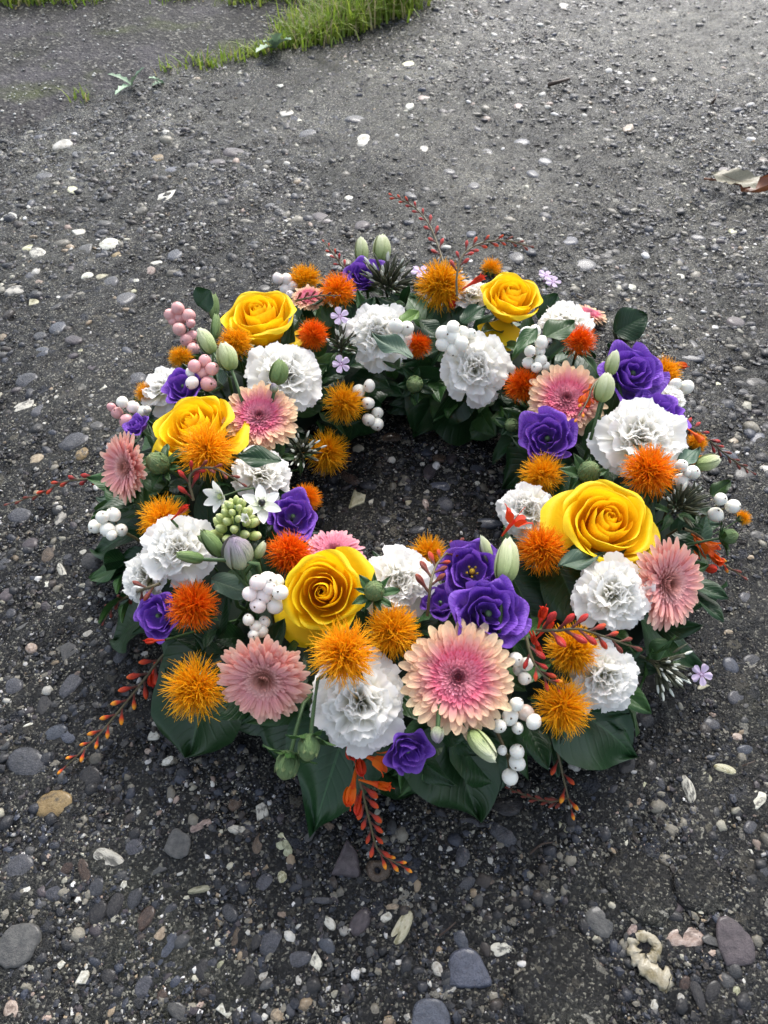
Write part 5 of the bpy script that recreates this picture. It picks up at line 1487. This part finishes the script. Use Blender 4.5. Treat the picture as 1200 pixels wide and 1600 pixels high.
# star flowers
def stfn(U, V):
    hw = .27 * np.sin(np.pi * np.clip(.15 + V * .83, 0, 1)) ** .75
    return .06 + .94 * V, U * hw, .10 * V * V + .3 * hw * U ** 2 - .05
STP = gridmesh('star_petal', stfn, 7, 9, [M['star']])
OV = MB(); OV.lathe([(.10, -.05), (.17, .05), (.18, .18), (.12, .28), (0, .31)], 10, 0, lambda a, t: 1 + .1 * math.cos(3 * a))
OVM = OV.mesh('ovary', [M['dark_eye']])
OV = MB(); OV.lathe([(.10, -.05), (.15, .05), (.14, .18), (.05, .30), (0, .31)], 10)
OVG = OV.mesh('ovary', [M['star_bud']])
def star_flower(px, py, wpx, label, dark=True, closed=0.0, n=None, d=.02, c=.5):
    rt = head('star_flower', label, 'star flower', 'white star flowers', px, py, wpx, d=d, hc=.1, n=n, c=c)
    for i in range(6):
        link('petal', STP, rt, Matrix.Rotation(i * 1.047, 4, 'Z') @ Matrix.Rotation(-closed + random.uniform(-.12, .12), 4, 'Y') @ Matrix.Translation((0, 0, .02 * (i % 2))))
    link('ovary', OVM if dark else OVG, rt)
    for i in range(6):
        a = i * 1.047 + .5
        b = MB(); b.tube([(.1 * math.cos(a), .1 * math.sin(a), 0), (.26 * math.cos(a), .26 * math.sin(a), .22), (.28 * math.cos(a), .28 * math.sin(a), .34)], [.02, .015, .03], 5)
        link('stamen', b.mesh('stamen', [M['star']]), rt)
    stem_to_ring(rt, (0, 0, -.05), .05)
star_flower(409, 786, 66, 'open white star flower with a black eye in the left cluster', d=.036)
star_flower(344, 776, 60, 'white star flower facing left beside the black-eyed one', False, .55, n=(-.45, -.5, .5), d=.030, c=.1)
star_flower(386, 812, 34, 'half-closed white star flower on the green bud spike', False, 1.05, n=(-.2, -.4, .8), d=.036, c=.2)
c0, nn, s_ = place(370, 822, 84, .022, .1, (.05, .25, .95), 0)
rt = root('star_flower_spike', 'spike of green-white buds below the white star flowers', 'star flower', None, c0, nn, s_)
SB = MB(); SB.lathe([(.05, 0), (.16, .12), (.20, .32), (.15, .5), (.05, .6), (0, .61)], 10, 0, lambda a, t: 1 + .06 * math.cos(3 * a))
SBM = SB.mesh('bud', [M['star_bud']])
for i in range(34):
    t = i / 34; a = i * 2.4; r_ = .52 * (1 - t) ** .7 + .05
    z = -.5 + 1.5 * t
    link('bud', SBM, rt, basis((r_ * math.cos(a), r_ * math.sin(a), z), (math.cos(a), math.sin(a), .35 + t * 1.6), 1.0 - .45 * t))
b = MB(); b.tube([(0, 0, -1.6), (0, 0, .9)], .10, 8)
link('stem', b.mesh('stem', [M['calyx']]), rt)

# crocosmia sprays
C3 = ['croc', 'croc_dark']
spray([(700, 440, None, .006), (688, 395, .105), (670, 350, .112), (645, 322, .116), (616, 307, .118)], 'tall red-budded spray arching up and left at the very back', 20, .0135, ['croc_red', 'croc_red', 'croc'], .25, spread=.75)
spray([(714, 462, None, .03), (714, 430, .128), (724, 398, .136), (752, 380, .138), (790, 376, .136), (824, 384, .130)], 'back spray bending right with red and brown buds', 22, .0125, ['croc_red', 'croc', 'croc_dark'], .25, flowers=[((722, 452), (758, 430), None, 'croc_petal_red', -.15), ((712, 442), (706, 482), None, 'croc_petal_red', -.25)])
spray([(552, 430, None, 0), (534, 415, .085), (524, 400, .09), (508, 380, .092)], 'short red-tipped spray at the back left rim', 12, .0105, ['croc_red', 'croc'], .15)
spray([(178, 738, .045), (140, 748, .034), (100, 753, .022), (62, 772, .014), (18, 786, .010)], 'spray of orange-red buds reaching out to the far left', 16, .014, ['croc_red', 'croc', 'croc_dark'], .12, spread=.35, taper=.5)
spray([(262, 1016, .034), (243, 1038, .03), (215, 1075, .022), (180, 1118, .016), (148, 1155, .012), (104, 1196, .008)], 'long spray of fire-tipped buds lying on the ground at lower left', 22, .0155, ['croc', 'croc_yel', 'croc_yel'], .12, flowers=[((242, 1032), (238, 1074), .02, 'croc_petal_red', -.3)], spread=1.1, taper=.5)
spray([(553, 1150, .060), (556, 1195, .056), (567, 1240, .044), (578, 1285, .028), (592, 1330, .014), (626, 1352, .010)], 'spray with open orange flowers hanging down at the bottom', 20, .0150, ['croc_petal' if False else 'croc', 'croc', 'croc_yel'], .34,
      flowers=[((558, 1176), (612, 1198), .062, 'croc_petal', .15), ((560, 1218), (614, 1232), .054, 'croc_petal', -.2), ((557, 1196), (545, 1264), .054, 'croc_petal', -.28), ((558, 1160), (566, 1216), .060, 'croc_petal_red', -.2), ((548, 1136), (552, 1190), .062, 'croc_petal_red', -.28), ((566, 1232), (556, 1276), .046, 'croc_petal_red', -.28)], spread=.8, taper=.5)
spray([(862, 1140, .03), (870, 1170, .024), (878, 1205, .016), (886, 1240, .010), (892, 1262, .008)], 'short spray of red buds pointing down at the lower right', 8, .0150, ['croc', 'croc_yel'], .2, spread=.9)
spray([(886, 1246, .008), (866, 1252, .007), (835, 1248, .006), (800, 1234, .006)], 'dark brown bud spike lying on the ground at the lower right', 16, .009, ['croc_dark'], .1, spread=.45)
spray([(1066, 664, None, .004), (1086, 672, .06), (1112, 692, .052), (1140, 715, .042), (1172, 736, .034)], 'dark-budded spray pointing right from the right rim', 22, .012, ['croc_red', 'croc_dark'], .1, flowers=[((1072, 668), (1100, 690), None, 'croc_petal', -.1)], spread=.7)
spray([(1068, 826, None, .01), (1090, 836, .06), (1112, 858, .05), (1130, 880, .04), (1156, 898, .034)], 'spray with open orange flowers at the right rim', 8, .013, ['croc', 'croc_yel', 'croc_dark'], .4, flowers=[((1080, 834), (1122, 866), .058, 'croc_petal', .1), ((1092, 846), (1130, 884), .05, 'croc_petal', -.2), ((1084, 884), (1122, 890), .04, 'croc_petal_red', -.3), ((1084, 838), (1094, 872), .055, 'croc_petal', -.2)], spread=.5)
spray([(838, 985, None, .016), (870, 985, None, .032), (905, 983, None, .034), (945, 995, None, .030), (982, 1008, None, .022)], 'spray of red buds crossing the golden safflower at front right', 16, .0165, ['croc_red', 'croc_red', 'croc', 'croc_dark'], .1, flowers=[((838, 990), (852, 946), None, 'croc_petal_red', -.2), ((836, 1000), (866, 968), None, 'croc_petal_red', -.25)])
spray([(822, 995, None, .018), (832, 1030, None, .016), (850, 1056, None, .016), (880, 1078, None, .012)], 'spray with red flowers curving down beside the front right safflower', 12, .0125, ['croc_red', 'croc', 'croc_yel'], .15, flowers=[((832, 985), (846, 1026), None, 'croc_petal_red', -.1), ((824, 980), (838, 1008), None, 'croc_petal_red', -.2)])
spray([(302, 782, None, .012), (296, 750, None, .026), (306, 734, None, .034), (336, 732, None, .040), (372, 752, None, .034)], 'arched dark spray with red buds below the left rose', 16, .0125, ['croc_red', 'croc_dark'], .05, spread=.8)
spray([(668, 962, None, .008), (672, 920, None, .026), (678, 892, None, .032), (690, 872, None, .034), (716, 848, None, .03)], 'upright spray of dark red buds in front of the white carnation', 13, .0150, ['croc_dark', 'croc', 'croc_dark'], .22, spread=1.0)
spray([(250, 912, None, .02), (222, 922, None, .018), (196, 934, .05), (176, 946, .038), (164, 968, .026)], 'brown-budded spray across the lower left carnation', 14, .012, ['croc_dark'], .1, spread=.8)
spray([(940, 590, None, .022), (926, 604, None, .028), (918, 626, None, .026), (904, 650, None, .024)], 'orange crocosmia buds hanging over the back right gerbera', 8, .0125, ['croc', 'croc_yel'], .25, flowers=[((922, 600), (916, 640), None, 'croc_petal', -.25), ((920, 606), (906, 632), None, 'croc_petal', -.3), ((924, 600), (936, 630), None, 'croc_petal', -.32)])
spray([(462, 470, None, .01), (480, 466, None, .016), (500, 462, None, .016), (526, 462, None, .02)], 'dark bare sprig lying across the back peach gerbera', 14, .0085, ['croc_dark'], .05, spread=.9)
def lone_flower(bpx, tpx, label, d=.03, op=.25, mk='croc_petal_red', n=2):
    p, t = surf(*bpx, d); q = CAMP + ray(*tpx) * (t - .004)
    rt = root('crocosmia_flower', label, 'crocosmia', 'single crocosmia flowers', p)
    add_flower(rt, Vector((0, 0, 0)), q - p, (q - p).length * 1.05, mk, op)
    rv, rho = radial(p); tgt = RC + rv * RR + Vector((0, 0, .04))
    b = MB(); b.tube([(0, 0, 0), (tgt - p) * .5, tgt - p], .0009, 5); link('stem', b.mesh('stem', [M['stem']]), rt)
lone_flower((784, 838), (816, 796), 'scarlet open flower on the white carnation at the inner right', .028, .35)
lone_flower((268, 812), (292, 790), 'scarlet flower on top of the far left white carnation', .034, -.2)
lone_flower((258, 1000), (226, 1002), 'scarlet bud-like flower at the lower left under purple lisianthus', .010, -.2)
lone_flower((1040, 566), (1074, 572), 'orange crocosmia flower at the back right rim beside a golden safflower', .010, -.3, 'croc_petal')

# ------------------------------------------------------------------ the large and small leaves one can pick out
big_leaf((345, 1010), (292, 1182), 165, 'very broad dark leaf under the shaggy safflower at lower left', .055, .006, 'broad', droop=.20, seed=3)
big_leaf((470, 1090), (440, 1190), 120, 'dark grey-green leaf behind the two drooping buds', .05, .012, 'broad', droop=.1, seed=4)
big_leaf((545, 1120), (490, 1302), 165, 'large dark pointed leaf hanging at the bottom left of the orange flowers', .05, .003, 'ivy', droop=.12, seed=5)
big_leaf((700, 1135), (748, 1282), 190, 'large glossy dark pointed leaf below the big front gerbera', .05, .003, 'ivy', cup=.2, droop=.15, seed=6)
big_leaf((720, 1150), (775, 1225), 90, 'smaller dark leaf lying over the glossy pointed leaf', .045, .02, 'broad', droop=.1, seed=16)
big_leaf((880, 1090), (992, 1184), 190, 'broad dark leaf pointing out at the lower right under a yellow safflower', .05, .005, 'ivy', droop=.15, seed=7)
big_leaf((1000, 960), (1095, 1045), 130, 'dark leaf at the right rim below the dusky gerbera', .055, .008, 'ivy', droop=.1, seed=8)
big_leaf((560, 1170), (650, 1240), 80, 'dark leaf in shade under the half-closed lisianthus', .035, .008, 'broad', droop=.1, seed=18)
big_leaf((870, 880), (915, 985), 100, 'dark leaf between the orange safflower and the creamy carnation', .088, .075, 'broad', droop=.12, seed=9)
big_leaf((800, 900), (842, 985), 110, 'dark leaf behind the largest purple lisianthus', .085, .07, 'broad', droop=.1, seed=10)
big_leaf((700, 590), (645, 682), 120, 'dark pointed leaf hanging on the inner back wall', .06, .006, 'ivy', droop=.05, up=(0, -.7, .5), seed=11)
big_leaf((720, 600), (770, 668), 150, 'wide dark leaf on the inner back wall right of the pointed one', .06, .008, 'broad', droop=.05, up=(0, -.7, .5), seed=12)
big_leaf((560, 620), (545, 690), 90, 'dark leaf on the inner back left wall', .05, .008, 'broad', droop=.05, up=(.4, -.7, .5), seed=13)
big_leaf((850, 700), (785, 765), 80, 'grey-green leaf tip reaching into the hole from the right', .05, .012, 'lance', droop=.08, up=(-.4, -.4, .6), seed=14)
big_leaf((262, 765), (152, 800), 80, 'olive green leaf at the left rim below the salmon gerbera', .07, .05, 'oval', 'leaf_mid', droop=.15, seed=15)
big_leaf((210, 790), (150, 778), 34, 'small grey-green leaf at the tip of the olive leaf', .05, .045, 'oval', 'leaf_grey', droop=.1, seed=19)
big_leaf((220, 820), (150, 862), 80, 'dark leaf at the left rim under the white berry cluster', .04, .006, 'broad', droop=.1, seed=20)
big_leaf((195, 880), (142, 905), 50, 'green curled leaf beside the half-hidden left carnation', .03, .008, 'oval', 'leaf_mid', droop=.2, seed=21)
big_leaf((230, 960), (178, 1000), 90, 'dark leaf at the lower left rim under purple lisianthus', .035, .005, 'broad', droop=.1, seed=22)
big_leaf((330, 905), (395, 930), 44, 'grey-green leaf right of the red-orange safflower at lower left', .105, .10, 'oval', 'leaf_grey', droop=.1, seed=23)
big_leaf((390, 890), (355, 925), 44, 'green leaf just below the plump mauve-tinged bud', .10, .095, 'oval', 'leaf_mid', droop=.1, seed=24)
big_leaf((345, 960), (310, 1025), 40, 'long green leaf between lower left safflowers and salmon gerbera', .075, .06, 'lance', 'leaf_dark', droop=.1, seed=25)
big_leaf((645, 560), (580, 522), 34, 'grey-green leaf lying on the back white carnation', .118, .118, 'oval', 'leaf_grey', droop=.05, seed=26, group='small leaves among the flowers')
big_leaf((625, 505), (655, 486), 28, 'bright lime green leaf beside the back white carnation', .108, .112, 'oval', 'leaf_lime', droop=.05, seed=27, group='small leaves among the flowers')
big_leaf((720, 505), (760, 478), 34, 'dark leaf left of the tall back right rose', .10, .108, 'oval', 'leaf_dark', droop=.1, seed=28, group='small leaves among the flowers')
big_leaf((655, 500), (690, 530), 36, 'dark leaf below the big golden back safflower', .10, .09, 'oval', 'leaf_dark', droop=.1, seed=29, group='small leaves among the flowers')
big_leaf((850, 528), (898, 505), 46, 'olive dark leaf in front of the small back right carnation', .118, .122, 'oval', 'leaf_mid', droop=.15, seed=30, group='small leaves among the flowers')
big_leaf((838, 512), (800, 560), 26, 'narrow curled leaf over the back right berry sprig', .13, .122, 'lance', 'leaf_mid', droop=.1, seed=31, group='small leaves among the flowers')
big_leaf((960, 520), (1012, 492), 54, 'large dark grey leaf standing at the back right rim', .07, .085, 'oval', 'leaf_dark', droop=.2, up=(-.3, -.6, .7), seed=32)
big_leaf((842, 500), (872, 460), 40, 'dark green leaf behind the tall back right rose', .085, .10, 'oval', 'leaf_dark', droop=.1, up=(0, -.6, .8), seed=33)
big_leaf((1060, 730), (1092, 700), 26, 'small grey-green leaf at the right beside white berries', .10, .10, 'oval', 'leaf_grey', droop=.1, seed=34, group='small leaves among the flowers')
big_leaf((1110, 775), (1142, 752), 26, 'green leaf standing by the three far right berries', .05, .06, 'oval', 'leaf_mid', droop=.1, seed=35, group='small leaves among the flowers')
big_leaf((872, 885), (945, 866), 34, 'pale blue-green leaf under the largest rose', .112, .108, 'lance', 'leaf_grey', droop=.15, seed=36, group='small leaves among the flowers')
big_leaf((310, 478), (330, 455), 44, 'dark leaf behind the slim green buds at back left', .07, .085, 'oval', 'leaf_dark', droop=.1, seed=37, up=(0, -.6, .8), group='small leaves among the flowers')
big_leaf((262, 645), (225, 662), 40, 'dark leaf left of the left yellow rose', .07, .06, 'oval', 'leaf_dark', droop=.1, seed=38, group='small leaves among the flowers')
big_leaf((440, 720), (362, 712), 40, 'dark leaf lying on the inner left carnation', .115, .118, 'oval', 'leaf_dark', droop=.1, seed=39, group='small leaves among the flowers')
big_leaf((1050, 1000), (1024, 1042), 50, 'grey-green leaf above the drooping phlox buds', .06, .05, 'oval', 'leaf_mid', droop=.1, seed=40, group='small leaves among the flowers')
big_leaf((805, 1178), (780, 1238), 22, 'narrow pale grey leaf beside the lowest white berries', .03, .012, 'lance', 'leaf_grey', droop=.1, seed=41, group='small leaves among the flowers')

# ================================================================== ROUND ABOUT
# grass
def grass_mat():
    s = NT('wet_grass')
    uv = s.n('ShaderNodeSeparateXYZ'); tc = s.n('ShaderNodeTexCoord'); s.l(tc.outputs['UV'], uv.inputs[0])
    c = s.mix(uv.outputs[0], (0.14, 0.25, 0.022), (0.32, 0.38, 0.06))
    c = s.mix(s.math('GREATER_THAN', uv.outputs[0], .84), c, (.36, .31, .16))
    return s.bsdf(c, .45, .4, trans=.45)
M['grass'] = grass_mat()
def grass(name, spots, label):
    r = np.random.default_rng(len(spots)); b = MB(); P, F, U, nn = [], [], [], 0
    for (x, y, h, n, sp) in spots:
        for k in range(n):
            bx, by = x + r.normal() * sp, y + r.normal() * sp * .8
            a = r.uniform(0, 6.283); le = r.uniform(.1, 1.5); L = h * r.uniform(.35, 1.5); wd = r.uniform(.0011, .0022); u_ = r.random()
            dx, dy = math.cos(a), math.sin(a)
            for j, t in enumerate((0, .35, .7, 1)):
                out_ = le * L * t * t * .8; z = L * (t - .35 * le * t * t) + gzs(bx, by)
                w_ = wd * (1 - t * .85)
                P += [(bx + dx * out_ - dy * w_, by + dy * out_ + dx * w_, z), (bx + dx * out_ + dy * w_, by + dy * out_ - dx * w_, z)]
                U += [(u_, t), (u_, t)]
            for j in range(3):
                q = nn + j * 2; F.append((q, q + 1, q + 3, q + 2))
            nn += 8
    o = link(name, mesh_np(name, P, np.array(F), np.array(U), [M['grass']]))
    return tag(o, label, 'grass', None, 'stuff')
spots = []
for k in range(150):
    t = random.random(); px = 445 + 200 * t ** .9; py = 66 - 66 * t + random.uniform(-26, 12)
    p = at(px, py); spots.append((p.x, p.y, random.uniform(.035, .075) * (.35 + .75 * t), 30, .016))
for k in range(60):
    px = random.uniform(500, 640); py = random.uniform(-90, 5)
    p = at(px, py); spots.append((p.x, p.y, random.uniform(.06, .12), 30, .03))
for k in range(36):
    px = random.uniform(370, 470); py = random.uniform(-26, 6)
    p = at(px, py); spots.append((p.x, p.y, random.uniform(.025, .05), 26, .02))
for (px, py, n_) in ((330, 104, 26), (322, 103, 22), (370, 92, 24), (395, 84, 40), (418, 78, 50), (440, 72, 60), (300, 108, 14), (268, 116, 12), (128, 154, 16)):
    p = at(px, py); spots.append((p.x, p.y, .02, n_, .010))
grass('grass_tuft', spots, 'bright green grass tuft at the corner of the path, top centre')
spots = []
for k in range(110):
    px = random.uniform(-60, 150); py = random.uniform(-40, 10) - px * .03
    p = at(px, py); spots.append((p.x, p.y, random.uniform(.025, .06), 26, .02))
for k in range(40):
    px = random.uniform(150, 300); py = random.uniform(-30, 3)
    p = at(px, py); spots.append((p.x, p.y, random.uniform(.015, .03), 20, .02))
grass('grass_edge', spots, 'strip of yellowish grass along the far edge of the path, top left')
# dandelion-like weed
M['weed'] = leaf_mat('weed_leaf', (0.20, 0.32, 0.19), (0.30, 0.42, 0.28), .45, (.35, .42, .28), .1, 0)
wc = at(206, 134, .003)
def weed(c, leaves, label, cat='weed'):
    rt = root('weed', label, cat, None, c)
    for (tx, ty, h, wd) in leaves:
        q = at(tx, ty, h)
        L = (q - c).length
        def fn(U, V):
            hw = wd * (.25 + .75 * np.sin(np.pi * V ** .8)) * (1 - .45 * np.abs(np.sin(11 * V))) * np.where(V > .98, .2, 1)
            return U * hw / L, V, .25 * V * (1 - V) + .5 * np.abs(U) * hw / L
        link('leaf', gridmesh('leaf', fn, 5, 19, [M['weed']]), rt, leaf_matrix(Vector((0, 0, 0)), q - c, (0, 0, 1), L))
weed(wc, [(168, 116, .02, .008), (226, 105, .028, .006), (180, 148, .006, .007), (214, 118, .03, .004)], 'grey-green toothed weed growing at the edge of the path')
weed(at(256, 131, .003), [(232, 122, .018, .007), (238, 134, .006, .006)], 'small second weed leaf pair right of the toothed weed')
weed(at(430, 76, .003), [(438, 52, .04, .012), (400, 82, .015, .01), (455, 62, .03, .01), (412, 66, .03, .009)], 'broad-leaved weed at the left tip of the grass tuft')
# fallen leaf
M['dead'] = leaf_mat('fallen_leaf_pale', (0.13, 0.11, 0.06), (0.34, 0.32, 0.24), .5, (.12, .06, .03), .2)
M['dead_brown'] = leaf_mat('fallen_leaf_brown', (0.14, 0.045, 0.018), (0.24, 0.085, 0.035), .35, (.06, .03, .015), .3)
rt = root('fallen_leaf', 'fallen leaf half pale and half brown lying on the concrete at the right edge', 'fallen leaf', None, at(1150, 292, .004))
p, q = at(1108, 282, .006) - rt.location, at(1180, 296, .008) - rt.location
def dl(U, V):
    hw = np.interp(V, [0, .15, .4, .7, 1], [.05, .17, .23, .24, .20]) * (1 + .12 * np.sin(23 * V + 3 * U) + .08 * np.sin(41 * V - 5 * U))
    return U * hw, V, .14 * np.abs(U) ** 1.3 * (U > 0) + .05 * np.sin(8 * V + 3 * U)
link('leaf_blade', gridmesh('leaf_blade', dl, 13, 17, [M['dead']]), rt, leaf_matrix(p + Vector((0, 0, .008)), q - p, (0, -.55, .84), (q - p).length))
p, q = at(1160, 300, .004) - rt.location, at(1240, 284, .012) - rt.location
def dl2(U, V):
    a = U * 1.9
    hw = .30 * np.sin(np.pi * np.clip(.12 + V * .85, 0, 1)) ** .6
    return np.sin(a) * hw * .62, V, (1 - np.cos(a)) * hw * .34 + .03 * np.sin(9 * V + 4 * U)
link('curled_tip', gridmesh('curled_tip', dl2, 13, 15, [M['dead_brown']]), rt, leaf_matrix(p, q - p, (0, 0, 1), (q - p).length))
b = MB(); a0, a1 = at(1100, 279, .008) - rt.location, at(1172, 293, .010) - rt.location
b.tube(spline([a0, (a0 + a1) / 2 + Vector((0, 0, .002)), a1], 8), .0014, 6); link('stalk', b.mesh('stalk', [M['dead_brown']]), rt)
# twigs
M['twig'] = plain('twig_bark', (0.045, 0.026, 0.016), 0.5)
def twig(pts, rad, label):
    P = [at(x, y, z) for x, y, z in pts]; o = P[0].copy()
    b = MB(); b.tube(spline([p - o for p in P], 10), [rad * (1 - .4 * k / 9) for k in range(10)], 6)
    t = link('twig', b.mesh('twig', [M['twig']])); t.location = o
    tag(t, label, 'twig', 'bits of twig on the concrete')
twig([(856, 133, .004), (872, 128, .009), (890, 123, .006)], .0032, 'dark bent twig on the concrete at the upper right')
twig([(1112, 162, .004), (1117, 155, .010), (1120, 147, .012)], .0022, 'tiny reddish twig on the concrete near the right edge, far back')
twig([(828, 1334, .002), (845, 1320, .004), (864, 1316, .003)], .0007, 'thin brown twig on the wet ground below the wreath at right')
twig([(687, 1462, .002), (700, 1452, .004), (712, 1441, .003)], .0006, 'thin pale straw on the ground at the bottom')
twig([(1160, 1197, .002), (1170, 1193, .004), (1180, 1189, .003)], .0006, 'thin straw bit on the ground at the right')
